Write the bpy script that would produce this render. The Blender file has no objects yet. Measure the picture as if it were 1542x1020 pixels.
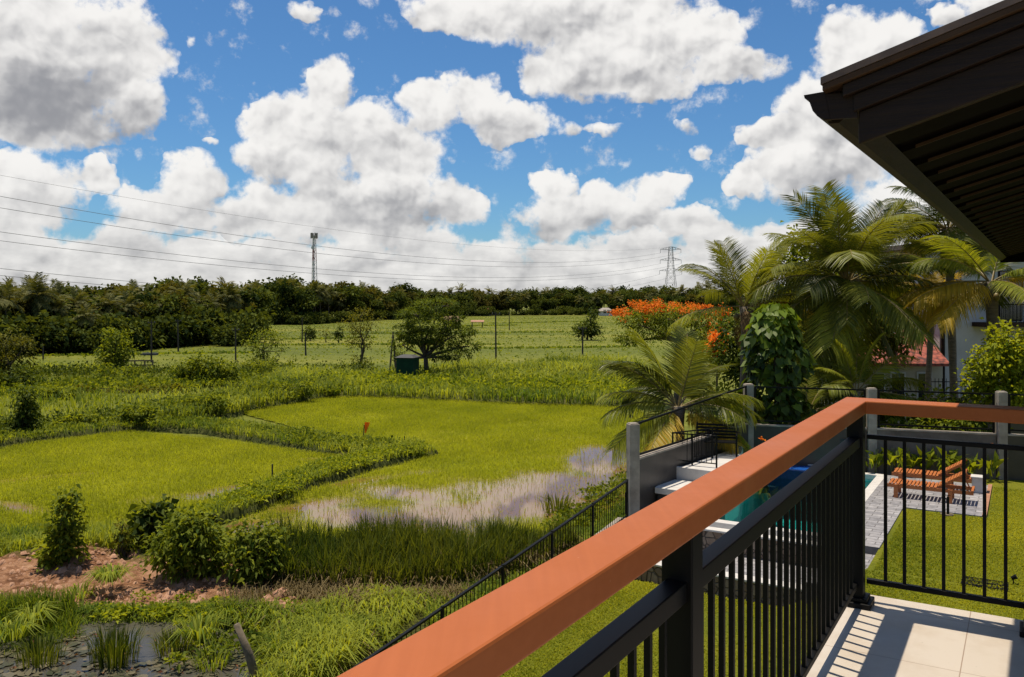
import bpy, math, random
import numpy as np
from mathutils import Vector
R = math.radians
SC = bpy.context.scene
COL = SC.collection
random.seed(7)
RNG = np.random.default_rng(11)

# ------------------------------------------------------------------ camera, sky, sun, exposure
FPX, CX, HY, CAMZ = 1285.0, 771.0, 450.0, 7.0      # focal length and horizon of a 1542 x 1020 picture, eye height over the fields
cam_data = bpy.data.cameras.new('camera')
cam = bpy.data.objects.new('camera', cam_data); COL.objects.link(cam)
cam.location = (0, 0, CAMZ); cam.rotation_euler = (R(90), 0, 0)
cam_data.sensor_width = 36; cam_data.lens = FPX / 1542 * 36
cam_data.shift_y = -60 / 1542
cam_data.clip_start = 0.05; cam_data.clip_end = 20000
SC.camera = cam
SC.view_settings.view_transform = 'Standard'; SC.view_settings.look = 'None'
SC.view_settings.exposure = 0.12; SC.view_settings.gamma = 1
SC.cycles.use_denoising = True
SC.cycles.max_bounces = 8; SC.cycles.transparent_max_bounces = 8

SUN_TO = Vector((-0.1526, 0.1655, 1.0)).normalized()   # towards the sun, read off the railing's shadow on the floor
SUN_EL = math.asin(SUN_TO.z); SUN_AZ = math.atan2(SUN_TO.x, SUN_TO.y)
sun_d = bpy.data.lights.new('sun', 'SUN'); sun_d.energy = 5.0; sun_d.angle = R(0.5); sun_d.color = (1.0, 0.90, 0.74)
sun = bpy.data.objects.new('sun', sun_d); COL.objects.link(sun); sun.location = (0, 0, 60)
sun.rotation_euler = SUN_TO.to_track_quat('Z', 'Y').to_euler()

class S:
    """a node socket with arithmetic: builds Math nodes"""
    nt = None
    def __init__(self, s): self.s = s
    @staticmethod
    def op(o, *a):
        n = S.nt.nodes.new('ShaderNodeMath'); n.operation = o
        for i, x in enumerate(a):
            if isinstance(x, S): S.nt.links.new(x.s, n.inputs[i])
            else: n.inputs[i].default_value = x
        return S(n.outputs[0])
    def __add__(a, b): return S.op('ADD', a, b)
    __radd__ = __add__
    def __sub__(a, b): return S.op('SUBTRACT', a, b)
    def __rsub__(a, b): return S.op('SUBTRACT', b, a)
    def __mul__(a, b): return S.op('MULTIPLY', a, b)
    __rmul__ = __mul__
    def __truediv__(a, b): return S.op('DIVIDE', a, b)
def smooth(x, a, b, lo=0.0, hi=1.0):
    n = S.nt.nodes.new('ShaderNodeMapRange'); n.interpolation_type = 'SMOOTHSTEP'
    S.nt.links.new(x.s, n.inputs[0])
    for i, v in enumerate((a, b, lo, hi)): n.inputs[i + 1].default_value = v
    return S(n.outputs[0])

# clouds: (pixel x, pixel y of the middle, half width, half height) turned into sky directions
CLOUDS = [
 (60, 60, 165, 130), (175, 75, 85, 95), (80, 150, 160, 75), (215, 165, 48, 48),
 (50, 285, 95, 62), (150, 265, 40, 32), (0, 330, 80, 60),
 (285, 270, 58, 46), (245, 320, 85, 42), (345, 325, 40, 30),
 (500, 122, 44, 46), (470, 180, 62, 50), (410, 180, 55, 36), (400, 235, 52, 42), (475, 240, 80, 62), (545, 200, 62, 48),
 (645, 165, 55, 44), (715, 150, 58, 42), (775, 180, 66, 36), (585, 225, 95, 48),
 (600, 290, 100, 58), (500, 300, 70, 50), (690, 315, 50, 36), (390, 318, 60, 46), (455, 335, 60, 36),
 (860, 20, 190, 62), (700, 10, 105, 36), (1000, 60, 120, 62), (1105, 100, 82, 34), (880, 100, 105, 56), (980, 125, 80, 36),
 (905, 195, 34, 14), (845, 196, 36, 18), (460, 8, 32, 20), (1030, 190, 20, 13), (1055, 225, 20, 17), (325, 220, 16, 10), (280, 62, 10, 13),
 (990, 290, 55, 36), (950, 320, 70, 40), (910, 295, 40, 28), (830, 278, 45, 32), (850, 320, 80, 40), (1040, 340, 50, 30),
 (1275, 75, 62, 62), (1340, 60, 45, 44), (1250, 160, 80, 62), (1165, 195, 66, 22), (1230, 240, 110, 66), (1135, 265, 42, 34), (1390, 160, 110, 110), (1420, 22, 32, 22), (1510, 0, 80, 42),
 (60, 385, 110, 38), (190, 372, 70, 40), (150, 425, 260, 40), (300, 390, 70, 34), (420, 380, 60, 30), (540, 385, 70, 40), (450, 425, 200, 34), (650, 380, 60, 36), (745, 390, 50, 30), (700, 425, 180, 34), (840, 385, 70, 30), (960, 380, 60, 28), (950, 425, 200, 34), (1070, 370, 50, 34), (1200, 385, 200, 56), (1450, 330, 200, 90), (560, 345, 100, 30),
]
SHADED = [(60, 40, 190, 80, .45), (110, 165, 190, 75, .75), (0, 130, 160, 80, .4), (80, 330, 130, 50, .25), (460, 265, 110, 60, .55), (590, 325, 120, 55, .75), (600, 250, 120, 50, .3), (490, 190, 60, 50, .25), (800, 60, 230, 60, .4), (920, 130, 170, 50, .5), (640, 200, 70, 40, .3), (740, 190, 80, 30, .3), (950, 350, 150, 40, .4), (870, 300, 60, 40, .25), (1250, 230, 160, 90, .45), (1330, 130, 90, 80, .35), (280, 310, 110, 40, .3), (1150, 120, 60, 40, .3)]
def new(nt_, kind, **kw):
    n = nt_.nodes.new(kind)
    for k, v in kw.items(): setattr(n, k, v)
    return n
W = bpy.data.worlds.new('World'); SC.world = W; W.use_nodes = True
W.cycles.sampling_method = 'MANUAL'; W.cycles.sample_map_resolution = 256
nt = W.node_tree; nt.nodes.clear(); S.nt = nt
sky = new(nt, 'ShaderNodeTexSky', sky_type='NISHITA', sun_disc=False)
sky.sun_elevation = SUN_EL; sky.sun_rotation = SUN_AZ; sky.air_density = 1.0; sky.dust_density = 0.3; sky.ozone_density = 3.0
tc = new(nt, 'ShaderNodeTexCoord'); sep = new(nt, 'ShaderNodeSeparateXYZ')
nt.links.new(tc.outputs['Generated'], sep.inputs[0])
x, y, z = (S(o) for o in sep.outputs)
az = S.op('ARCTAN2', x, y)
el = z / S.op('MAXIMUM', S.op('SQRT', x * x + y * y), 0.05)
def vec(a, b):
    c = new(nt, 'ShaderNodeCombineXYZ')
    for i, q in enumerate((a, b)):
        if isinstance(q, S): nt.links.new(q.s, c.inputs[i])
        else: c.inputs[i].default_value = q
    return c.outputs[0]
def vop(o, *a, out=0):
    n = new(nt, 'ShaderNodeVectorMath', operation=o)
    for i, q in enumerate(a):
        if isinstance(q, (tuple, list)): n.inputs[i].default_value = q
        else: nt.links.new(q, n.inputs[i])
    return n.outputs[out]
P0 = vec(az, el)
def noise(p, scale, detail, rough):
    t = new(nt, 'ShaderNodeTexNoise', noise_dimensions='2D')
    nt.links.new(p, t.inputs['Vector'])
    t.inputs['Scale'].default_value = scale; t.inputs['Detail'].default_value = detail; t.inputs['Roughness'].default_value = rough
    return t
def puffs(p, scale, detail):
    t = new(nt, 'ShaderNodeTexVoronoi', voronoi_dimensions='2D', feature='F1', normalize=True)
    nt.links.new(p, t.inputs['Vector'])
    t.inputs['Scale'].default_value = scale; t.inputs['Detail'].default_value = detail; t.inputs['Roughness'].default_value = 0.5
    return 1.0 - S(t.outputs['Distance'])
wn = noise(P0, 13, 4, 0.62).outputs['Color']
Pw = vop('ADD', P0, vop('MULTIPLY', vop('SUBTRACT', wn, (0.5, 0.5, 0.5)), (0.050, 0.045, 0)))
best = sw = sh = None
for (px, py, rx, ry) in CLOUDS:
    a = math.atan((px - CX) / FPX); ca = math.cos(a)
    kx, ky = FPX * ca ** -2 / rx * ca * ca, FPX / ca / ry
    kx = 1.0 / ((math.atan((px + rx - CX) / FPX) - math.atan((px - rx - CX) / FPX)) / 2)
    w = vop('MULTIPLY_ADD', Pw, (kx, ky, 0), (-a * kx, -(HY - py) / FPX * ca * ky, 0))
    q = S(vop('DOT_PRODUCT', w, w, out=1))
    if min(rx, ry) < 22: q = q * 0.6 + 0.62             # small clouds stay thin and ragged
    wt = S.op('MAXIMUM', 1.25 - q, 0.0)
    hh = S(vop('DOT_PRODUCT', w, (-0.25, 1, 0), out=1)) * wt
    best = q if best is None else S.op('SMOOTH_MIN', best, q, 0.3)
    sw = wt if sw is None else sw + wt
    sh = hh if sh is None else sh + hh
shape = 1.0 - best
high = sh / S.op('MAXIMUM', sw, 0.05)
S_out = S(noise(P0, 3.2, 4, 0.55).outputs[0])             # unseen cloud over the rest of the dome, kept sparse to lower ambient light
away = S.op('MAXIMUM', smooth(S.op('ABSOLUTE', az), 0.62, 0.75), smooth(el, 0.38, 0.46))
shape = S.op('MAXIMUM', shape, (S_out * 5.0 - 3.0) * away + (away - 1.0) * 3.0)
def bumps(p):
    return (puffs(p, 15, 3) - 0.60) * 1.3 + (puffs(p, 42, 3) - 0.60) * 0.55 + (S(noise(p, 30, 7, 0.66).outputs[0]) - 0.5) * 1.25
b0 = bumps(P0)
Ps = vop('ADD', P0, vop('MULTIPLY', vop('SUBTRACT', wn, (0.5, 0.5, 0.5)), (0.02, 0.02, 0)))
c0 = puffs(Ps, 11, 3); c1 = puffs(vop('ADD', Ps, (-0.008, 0.016, 0)), 11, 3)
e0 = puffs(Ps, 34, 2); e1 = puffs(vop('ADD', Ps, (-0.003, 0.007, 0)), 34, 2)
band = S(noise(vop('MULTIPLY', P0, (1, 2.6, 0)), 16, 6, 0.6).outputs[0]) - 0.5
shape = S.op('MAXIMUM', shape, smooth(el, 0.085, 0.012) * 1.1 - 0.1)
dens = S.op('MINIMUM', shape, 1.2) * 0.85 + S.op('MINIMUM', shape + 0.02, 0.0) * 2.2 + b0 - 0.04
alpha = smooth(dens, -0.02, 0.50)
low = smooth(el, 0.15, 0.02)                              # far clouds near the horizon have less contrast
shade = None                                             # the thick grey undersides
for (px, py, rx, ry, st) in SHADED:
    a = math.atan((px - CX) / FPX); ca = math.cos(a); kx = FPX / rx / ca ** 2; ky = FPX / ca / ry
    w = vop('MULTIPLY_ADD', Pw, (kx, ky, 0), (-a * kx, -(HY - py) / FPX * ca * ky, 0))
    q = S.op('MAXIMUM', 1.0 - S(vop('DOT_PRODUCT', w, w, out=1)), 0.0) * st
    shade = q if shade is None else shade + q
lit = 0.78 + high * 0.32 + (c0 - c1) * 1.45 + (e0 - e1) * 0.6 - smooth(dens, 0.6, 1.6) * 0.10 - smooth(shade, 0.0, 1.1) * 0.50
lit = smooth(lit, 0.0, 1.0)
lit = lit * (1.0 - low * 0.45) + low * (0.16 + band * 1.0)
cm = new(nt, 'ShaderNodeMix', data_type='RGBA')
nt.links.new(lit.s, cm.inputs[0]); cm.inputs[6].default_value = (2.9, 2.9, 3.05, 1); cm.inputs[7].default_value = (8.7, 8.5, 8.2, 1)
tint = new(nt, 'ShaderNodeMix', data_type='RGBA', blend_type='MULTIPLY'); tint.inputs[0].default_value = 1
nt.links.new(sky.outputs[0], tint.inputs[6]); tint.inputs[7].default_value = (0.45, 0.72, 0.93, 1)
fin = new(nt, 'ShaderNodeMix', data_type='RGBA')
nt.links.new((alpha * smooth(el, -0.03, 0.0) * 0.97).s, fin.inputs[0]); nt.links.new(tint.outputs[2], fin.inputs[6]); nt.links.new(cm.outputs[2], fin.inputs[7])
bg = new(nt, 'ShaderNodeBackground'); bg.inputs[1].default_value = 0.1
nt.links.new(fin.outputs[2], bg.inputs[0])
wo = new(nt, 'ShaderNodeOutputWorld'); nt.links.new(bg.outputs[0], wo.inputs[0])

# ------------------------------------------------------------------ coordinates
TH = math.atan((1545 - CX) / FPX)                      # the balcony and garden run this way from the line of sight
DV = Vector((math.sin(TH), math.cos(TH), 0)); NV = Vector((math.cos(TH), -math.sin(TH), 0))
def dn(d, n, z): return DV * d + NV * n + Vector((0, 0, z))
def gp(px, py, z=0.0):                                 # where the sight line of a photo point meets a level
    Y = FPX * (CAMZ - z) / (py - HY)
    return Vector(((px - CX) / FPX * Y, Y, z))
def dp(px, py, Y): return Vector(((px - CX) / FPX * Y, Y, CAMZ - (py - HY) / FPX * Y))
ZL, ZF = 1.8, 5.51                                     # pool terrace and lawn level, balcony floor level

# ------------------------------------------------------------------ materials
def mk(name):
    m = bpy.data.materials.new(name); m.use_nodes = True
    t = m.node_tree; t.nodes.clear()
    o = t.nodes.new('ShaderNodeOutputMaterial'); p = t.nodes.new('ShaderNodeBsdfPrincipled')
    t.links.new(p.outputs[0], o.inputs[0])
    return m, t, p, o
def nz(t, scale, detail=4, rough=0.6, coord='Object', stretch=None, rot=None):
    c = t.nodes.new('ShaderNodeTexCoord'); n = t.nodes.new('ShaderNodeTexNoise')
    n.inputs['Scale'].default_value = scale; n.inputs['Detail'].default_value = detail; n.inputs['Roughness'].default_value = rough
    if stretch or rot:
        mp = t.nodes.new('ShaderNodeMapping'); t.links.new(c.outputs[coord], mp.inputs[0]); t.links.new(mp.outputs[0], n.inputs['Vector'])
        if stretch: mp.inputs['Scale'].default_value = stretch
        if rot: mp.inputs['Rotation'].default_value = rot
    else: t.links.new(c.outputs[coord], n.inputs['Vector'])
    return n
def ramp(t, src, stops):
    r = t.nodes.new('ShaderNodeValToRGB'); t.links.new(src, r.inputs[0])
    e = r.color_ramp.elements
    while len(e) < len(stops): e.new(0.5)
    for k, (p, c) in zip(e, stops): k.position = p; k.color = (c[0], c[1], c[2], 1)
    return r
def mixc(t, f, a, b, mode='MIX'):
    m = t.nodes.new('ShaderNodeMix'); m.data_type = 'RGBA'; m.blend_type = mode
    for i, q in ((0, f), (6, a), (7, b)):
        if isinstance(q, (int, float)): m.inputs[i].default_value = q
        elif isinstance(q, (tuple, list)): m.inputs[i].default_value = (q[0], q[1], q[2], 1)
        else: t.links.new(q, m.inputs[i])
    return m.outputs[2]
def bump(t, p, src, strength, dist=0.02):
    b = t.nodes.new('ShaderNodeBump'); b.inputs['Strength'].default_value = strength; b.inputs['Distance'].default_value = dist
    t.links.new(src, b.inputs['Height']); t.links.new(b.outputs[0], p.inputs['Normal'])
def mat(name, c1, c2=None, rough=0.6, scale=4.0, bmp=0.0, spec=0.5, metal=0.0, stretch=None, detail=5, dist=0.02, lo=0.3, hi=0.7):
    m, t, p, o = mk(name)
    if c2 is None: c2 = tuple(x * 0.75 for x in c1)
    n = nz(t, scale, detail, stretch=stretch)
    r = ramp(t, n.outputs[0], ((lo, c2), (hi, c1)))
    t.links.new(r.outputs[0], p.inputs['Base Color'])
    p.inputs['Roughness'].default_value = rough; p.inputs['Specular IOR Level'].default_value = spec; p.inputs['Metallic'].default_value = metal
    if bmp: bump(t, p, n.outputs[0], bmp, dist)
    return m
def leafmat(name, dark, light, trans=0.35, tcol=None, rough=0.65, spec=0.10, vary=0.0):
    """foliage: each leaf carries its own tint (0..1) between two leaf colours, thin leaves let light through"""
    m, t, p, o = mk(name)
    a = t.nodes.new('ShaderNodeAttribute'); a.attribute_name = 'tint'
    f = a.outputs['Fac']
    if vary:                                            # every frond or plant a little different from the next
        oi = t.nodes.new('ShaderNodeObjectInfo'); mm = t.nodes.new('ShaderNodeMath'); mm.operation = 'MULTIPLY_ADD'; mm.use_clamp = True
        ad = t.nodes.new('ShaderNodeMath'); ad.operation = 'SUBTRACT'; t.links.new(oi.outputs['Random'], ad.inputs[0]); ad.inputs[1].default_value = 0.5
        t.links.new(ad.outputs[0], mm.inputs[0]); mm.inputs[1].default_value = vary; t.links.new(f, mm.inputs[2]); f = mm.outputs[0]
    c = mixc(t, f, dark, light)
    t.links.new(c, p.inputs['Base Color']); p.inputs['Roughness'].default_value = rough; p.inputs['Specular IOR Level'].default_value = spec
    tr = t.nodes.new('ShaderNodeBsdfTranslucent')
    tc_ = tcol or (1.7, 1.5, 0.5)
    t.links.new(mixc(t, 1.0, c, tc_, 'MULTIPLY'), tr.inputs[0])
    mx = t.nodes.new('ShaderNodeMixShader'); mx.inputs[0].default_value = trans
    t.links.new(p.outputs[0], mx.inputs[1]); t.links.new(tr.outputs[0], mx.inputs[2]); t.links.new(mx.outputs[0], o.inputs[0])
    return m

# ------------------------------------------------------------------ builders
def props(o, label=None, cat=None, group=None, kind=None):
    if label: o['label'] = label
    if cat: o['category'] = cat
    if group: o['group'] = group
    if kind: o['kind'] = kind
    return o
def thing(name, label, cat, loc=(0, 0, 0), group=None):
    o = bpy.data.objects.new(name, None); COL.objects.link(o); o.location = loc; o.empty_display_size = 0.2
    return props(o, label, cat, group)
def root_loc(parent):
    v = Vector((0, 0, 0))
    while parent is not None: v = v + parent.location; parent = parent.parent
    return v
def copy_tree(o, parent=None):
    c = o.copy(); COL.objects.link(c)
    if parent is not None: c.parent = parent
    for ch in list(o.children): copy_tree(ch, c)
    return c
class MB:
    def __init__(self): self.v = []; self.f = []
    def poly(self, pts, faces):
        k = len(self.v); self.v += [tuple(p) for p in pts]; self.f += [tuple(i + k for i in f) for f in faces]; return self
    def hexa(self, b, t):                               # bottom ring, top ring (same order, counter-clockwise from above)
        n = len(b)
        fs = [tuple(range(n - 1, -1, -1)), tuple(range(n, 2 * n))]
        fs += [(i, (i + 1) % n, n + (i + 1) % n, n + i) for i in range(n)]
        return self.poly(list(b) + list(t), fs)
    def prism(self, ring, z0, z1):
        return self.hexa([(p[0], p[1], z0) for p in ring], [(p[0], p[1], z1) for p in ring])
    def box(self, x0, x1, y0, y1, z0, z1): return self.prism([(x0, y0), (x1, y0), (x1, y1), (x0, y1)], z0, z1)
    def dbox(self, d0, d1, n0, n1, z0, z1): return self.prism([dn(d0, n0, 0), dn(d0, n1, 0), dn(d1, n1, 0), dn(d1, n0, 0)], z0, z1)
    def beam(self, a, b, w, h, up=Vector((0, 0, 1))):   # a bar of width w and height h between two points
        a, b = Vector(a), Vector(b); ax = (b - a).normalized()
        if abs(ax.dot(up)) > 0.98: up = Vector((0, 1, 0))
        s = ax.cross(up).normalized() * (w / 2); u = s.cross(ax).normalized() * (h / 2)
        r = lambda p: [p - s - u, p + s - u, p + s + u, p - s + u]
        return self.hexa(list(reversed(r(a))), list(reversed(r(b))))
    def tube(self, pts, rad, n=8, caps=True):
        pts = [Vector(p) for p in pts]
        if not isinstance(rad, (list, tuple)): rad = [rad] * len(pts)
        k = len(self.v); up = Vector((0.31, 0.2, 0.93)).normalized()
        for i, p in enumerate(pts):
            ax = (pts[min(i + 1, len(pts) - 1)] - pts[max(i - 1, 0)]).normalized()
            s = ax.cross(up)
            if s.length < 0.05: s = ax.cross(Vector((1, 0, 0)))
            s.normalize(); q = ax.cross(s)
            for j in range(n):
                a = 2 * math.pi * j / n
                self.v.append(tuple(p + (s * math.cos(a) + q * math.sin(a)) * rad[i]))
        for i in range(len(pts) - 1):
            for j in range(n):
                a, b = k + i * n + j, k + i * n + (j + 1) % n
                self.f.append((a, b, b + n, a + n))
        if caps:
            self.f.append(tuple(k + j for j in range(n - 1, -1, -1)))
            self.f.append(tuple(k + (len(pts) - 1) * n + j for j in range(n)))
        return self
    def build(self, name, m, parent=None, bevel=0.0, smooth=False, kind=None):
        off = root_loc(parent)
        me = bpy.data.meshes.new(name)
        me.from_pydata([tuple(Vector(p) - off) for p in self.v], [], self.f)
        me.materials.append(m); me.update()
        import bmesh
        bm = bmesh.new(); bm.from_mesh(me); bmesh.ops.recalc_face_normals(bm, faces=bm.faces); bm.to_mesh(me); bm.free()
        if smooth: me.polygons.foreach_set('use_smooth', [True] * len(me.polygons))
        o = bpy.data.objects.new(name, me); COL.objects.link(o)
        if parent is not None: o.parent = parent
        if kind: o['kind'] = kind
        if bevel:
            b = o.modifiers.new('bevel', 'BEVEL'); b.width = bevel; b.segments = 2; b.limit_method = 'ANGLE'; b.angle_limit = R(40)
        return o
def np_mesh(name, V, Q, m, parent=None, tint=None, smooth=False, kind=None):
    """a mesh of quads from arrays; V in world coordinates"""
    V = np.asarray(V, dtype=np.float64).reshape(-1, 3) - np.array(root_loc(parent)); Q = np.asarray(Q, dtype=np.int32).reshape(-1, 4)
    me = bpy.data.meshes.new(name)
    me.vertices.add(len(V)); me.vertices.foreach_set('co', V.astype(np.float32).ravel())
    me.loops.add(Q.size); me.loops.foreach_set('vertex_index', Q.ravel())
    me.polygons.add(len(Q)); me.polygons.foreach_set('loop_start', np.arange(0, Q.size, 4, dtype=np.int32))
    me.polygons.foreach_set('loop_total', np.full(len(Q), 4, dtype=np.int32))
    if smooth: me.polygons.foreach_set('use_smooth', np.ones(len(Q), dtype=bool))
    if tint is not None:
        a = me.attributes.new('tint', 'FLOAT', 'POINT'); a.data.foreach_set('value', np.asarray(tint, dtype=np.float32))
    for mm in (m if isinstance(m, (list, tuple)) else [m]): me.materials.append(mm)
    me.update(calc_edges=True); me.validate()
    o = bpy.data.objects.new(name, me); COL.objects.link(o)
    if parent is not None: o.parent = parent
    if kind: o['kind'] = kind
    return o
class LV:
    """collects leaves and blades as quads with a tint per leaf"""
    def __init__(self): self.V = []; self.Q = []; self.T = []; self.n = 0
    def _add(self, V, Q, T): self.V.append(V.reshape(-1, 3)); self.Q.append(Q.reshape(-1, 4) + self.n); self.T.append(T); self.n += len(V.reshape(-1, 3))
    def blades(self, P, h, w, lean, tint, droop=0.0, az=None):
        P = np.asarray(P, float); N = len(P)
        if N == 0: return self
        h = np.broadcast_to(h, N); w = np.broadcast_to(w, N); lean = np.broadcast_to(lean, N)
        az = RNG.uniform(0, 2 * np.pi, N) if az is None else az
        dr = np.stack([np.cos(az), np.sin(az), np.zeros(N)], 1)
        sa = az + np.pi / 2 + RNG.uniform(-0.5, 0.5, N)
        sd = np.stack([np.cos(sa), np.sin(sa), np.zeros(N)], 1) * (w / 2)[:, None]
        up = np.array([0, 0, 1.0])
        mid = P + dr * (h * lean * 0.35)[:, None] + up * (h * 0.6)[:, None]
        tip = P + dr * (h * lean)[:, None] + up * (h * np.clip(1 - 0.5 * lean * lean - droop * lean, 0.12, 1))[:, None]
        V = np.stack([P - sd * 0.7, P + sd * 0.7, mid + sd, mid - sd, tip + sd * 0.15, tip - sd * 0.15], 1)
        b = (np.arange(N) * 6)[:, None]
        Q = np.concatenate([b + np.array([[0, 1, 2, 3]]), b + np.array([[3, 2, 4, 5]])], 1).reshape(-1, 4)
        self._add(V, Q, np.repeat(np.broadcast_to(tint, N), 6)); return self
    def cards(self, P, axis, L, wid, tint, fold=0.12, droop=0.2):
        """pointed leaves: base P, direction axis, length L, width wid (fraction of L)"""
        P = np.asarray(P, float); N = len(P)
        if N == 0: return self
        L = np.broadcast_to(L, N); A = axis / np.maximum(np.linalg.norm(axis, axis=1, keepdims=True), 1e-6)
        rnd = RNG.normal(0, 1, (N, 3)) * 0.7 + np.array([0, 0, 1.0])
        Sd = np.cross(A, rnd); Sd /= np.maximum(np.linalg.norm(Sd, axis=1, keepdims=True), 1e-6)
        Nn = np.cross(Sd, A)
        l = L[:, None]
        mid = P + A * l * 0.45
        tip = P + A * l - np.array([0, 0, 1.0]) * l * droop
        V = np.stack([P, mid + Sd * l * wid / 2 + Nn * l * fold, tip, mid - Sd * l * wid / 2 + Nn * l * fold], 1)
        b = (np.arange(N) * 4)[:, None]
        self._add(V, b + np.array([[0, 1, 2, 3]]), np.repeat(np.broadcast_to(tint, N), 4)); return self
    def build(self, name, m, parent=None, kind=None):
        return np_mesh(name, np.concatenate(self.V), np.concatenate(self.Q), m, parent, np.concatenate(self.T), kind=kind)
def inside(P, poly):
    x, y = P[:, 0], P[:, 1]; c = np.zeros(len(P), bool); n = len(poly)
    for i in range(n):
        x0, y0 = poly[i][0], poly[i][1]; x1, y1 = poly[(i + 1) % n][0], poly[(i + 1) % n][1]
        if y0 == y1: continue
        c ^= ((y0 > y) != (y1 > y)) & (x < (x1 - x0) * (y - y0) / (y1 - y0) + x0)
    return c
def scatter(poly, n):
    a = np.array([(p[0], p[1]) for p in poly]); lo, hi = a.min(0), a.max(0); out = []; tot = 0
    while tot < n:
        P = RNG.uniform(lo, hi, (max(n, 64) * 2, 2)); P = P[inside(P, a)]; out.append(P); tot += len(P)
        if len(P) == 0: break
    return np.concatenate(out)[:n]
def area(poly): return 0.5 * abs(sum(poly[i][0] * poly[(i + 1) % len(poly)][1] - poly[(i + 1) % len(poly)][0] * poly[i][1] for i in range(len(poly))))
def vnoise(P, s, seed=0, octv=3):
    """cheap smooth noise of 2-D points, about -1..1"""
    r = np.random.default_rng(1000 + seed); x, y = P[:, 0] * s, P[:, 1] * s; o = np.zeros(len(P)); amp = 1.0; tot = 0
    for k in range(octv):
        for _ in range(3):
            a = r.uniform(0, 2 * np.pi); f = r.uniform(0.7, 1.3) * 2 ** k
            o += amp * np.sin((x * np.cos(a) + y * np.sin(a)) * f + r.uniform(0, 6.28)) / 3 * 1.6
        tot += amp; amp *= 0.55
    return o / tot
def pxpoly(pts, z=0.0): return [gp(a, b, z) for a, b in pts]
def strip(line, w):                                     # polygon of half-widths w along a polyline
    L = [Vector((p[0], p[1], 0)) for p in line]; l, r = [], []
    for i, p in enumerate(L):
        t = (L[min(i + 1, len(L) - 1)] - L[max(i - 1, 0)]).normalized(); s = Vector((-t.y, t.x, 0))
        ww = w[i] if isinstance(w, (list, tuple)) else w
        l.append(p + s * ww); r.append(p - s * ww)
    return l + r[::-1]

M = {}
def rail_wood():
    m, t, p, o = mk('orange_painted_wood')
    c = t.nodes.new('ShaderNodeTexCoord'); mp = t.nodes.new('ShaderNodeMapping'); mp.inputs['Rotation'].default_value = (0, 0, TH); mp.inputs['Scale'].default_value = (30, 1.6, 30)
    t.links.new(c.outputs['Object'], mp.inputs[0])
    g1 = t.nodes.new('ShaderNodeTexNoise'); g1.inputs['Scale'].default_value = 2.0; g1.inputs['Detail'].default_value = 6; t.links.new(mp.outputs[0], g1.inputs['Vector'])
    base = ramp(t, g1.outputs[0], ((0.3, (0.360, 0.096, 0.021)), (0.7, (0.395, 0.108, 0.025))))
    n = nz(t, 3.2, 6, 0.6); wear = ramp(t, n.outputs[0], ((0.30, (0.93, 0.92, 0.91)), (0.6, (1, 1, 1))))
    s = nz(t, 46, 3, 0.5); sp = ramp(t, s.outputs[0], ((0.72, (0, 0, 0)), (0.78, (1, 1, 1))))
    col = mixc(t, 1.0, base.outputs[0], wear.outputs[0], 'MULTIPLY')
    t.links.new(mixc(t, sp.outputs[0], col, (0.42, 0.17, 0.08)), p.inputs['Base Color'])
    rr = ramp(t, n.outputs[0], ((0.3, (0.6,) * 3), (0.7, (0.40,) * 3))); t.links.new(rr.outputs[0], p.inputs['Roughness']); p.inputs['Specular IOR Level'].default_value = 0.25
    bump(t, p, g1.outputs[0], 0.06, 0.004)
    return m
M['rail_wood'] = rail_wood()
M['black_metal'] = mat('black_painted_metal', (0.0045, 0.0042, 0.004), (0.003, 0.003, 0.003), rough=0.5, scale=9, spec=0.16)
M['dark_wood'] = mat('dark_stained_wood', (0.020, 0.0115, 0.0085), (0.010, 0.006, 0.0045), rough=0.55, scale=5, bmp=0.2, stretch=(1, 1, 12), spec=0.18)
M['soffit'] = mat('dark_soffit_board', (0.0045, 0.003, 0.0022), (0.003, 0.002, 0.0015), rough=0.75, scale=6, spec=0.04)
M['batten'] = mat('brown_batten', (0.060, 0.034, 0.019), (0.034, 0.019, 0.011), rough=0.6, scale=6, spec=0.15)
M['roof_tile'] = mat('weathered_roof_tile', (0.17, 0.12, 0.10), (0.07, 0.05, 0.045), rough=0.85, scale=8, bmp=0.3)
M['concrete'] = mat('grey_concrete', (0.38, 0.33, 0.27), (0.19, 0.16, 0.13), rough=0.85, scale=3, bmp=0.25, detail=8)
M['dark_concrete'] = mat('dark_damp_concrete', (0.055, 0.045, 0.038), (0.022, 0.018, 0.016), rough=0.4, scale=1.6, bmp=0.2, detail=8)
M['pale_stone'] = mat('pale_stone_slab', (0.62, 0.59, 0.55), (0.48, 0.45, 0.42), rough=0.6, scale=4, bmp=0.05, detail=7)
M['white_wall'] = mat('white_plaster', (0.58, 0.57, 0.55), (0.46, 0.45, 0.43), rough=0.8, scale=0.8, detail=7)
M['cream_wall'] = mat('cream_plaster', (0.50, 0.45, 0.36), (0.38, 0.33, 0.26), rough=0.8, scale=0.8, detail=7)
M['glass'] = mat('dark_window_glass', (0.02, 0.025, 0.03), rough=0.08, spec=0.8)
M['lounger'] = mat('orange_teak', (0.50, 0.165, 0.045), (0.34, 0.10, 0.028), rough=0.45, scale=6, stretch=(1, 1, 8), spec=0.4)
M['bark'] = mat('tree_bark', (0.10, 0.075, 0.052), (0.04, 0.03, 0.022), rough=0.9, scale=6, bmp=0.5, detail=6)
M['palm_bark'] = mat('palm_bark', (0.17, 0.135, 0.10), (0.07, 0.055, 0.042), rough=0.9, scale=5, bmp=0.6, stretch=(1, 1, 5), detail=6)
M['pole_wood'] = mat('weathered_pole', (0.055, 0.045, 0.036), (0.03, 0.024, 0.02), rough=0.85, scale=5)
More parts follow.
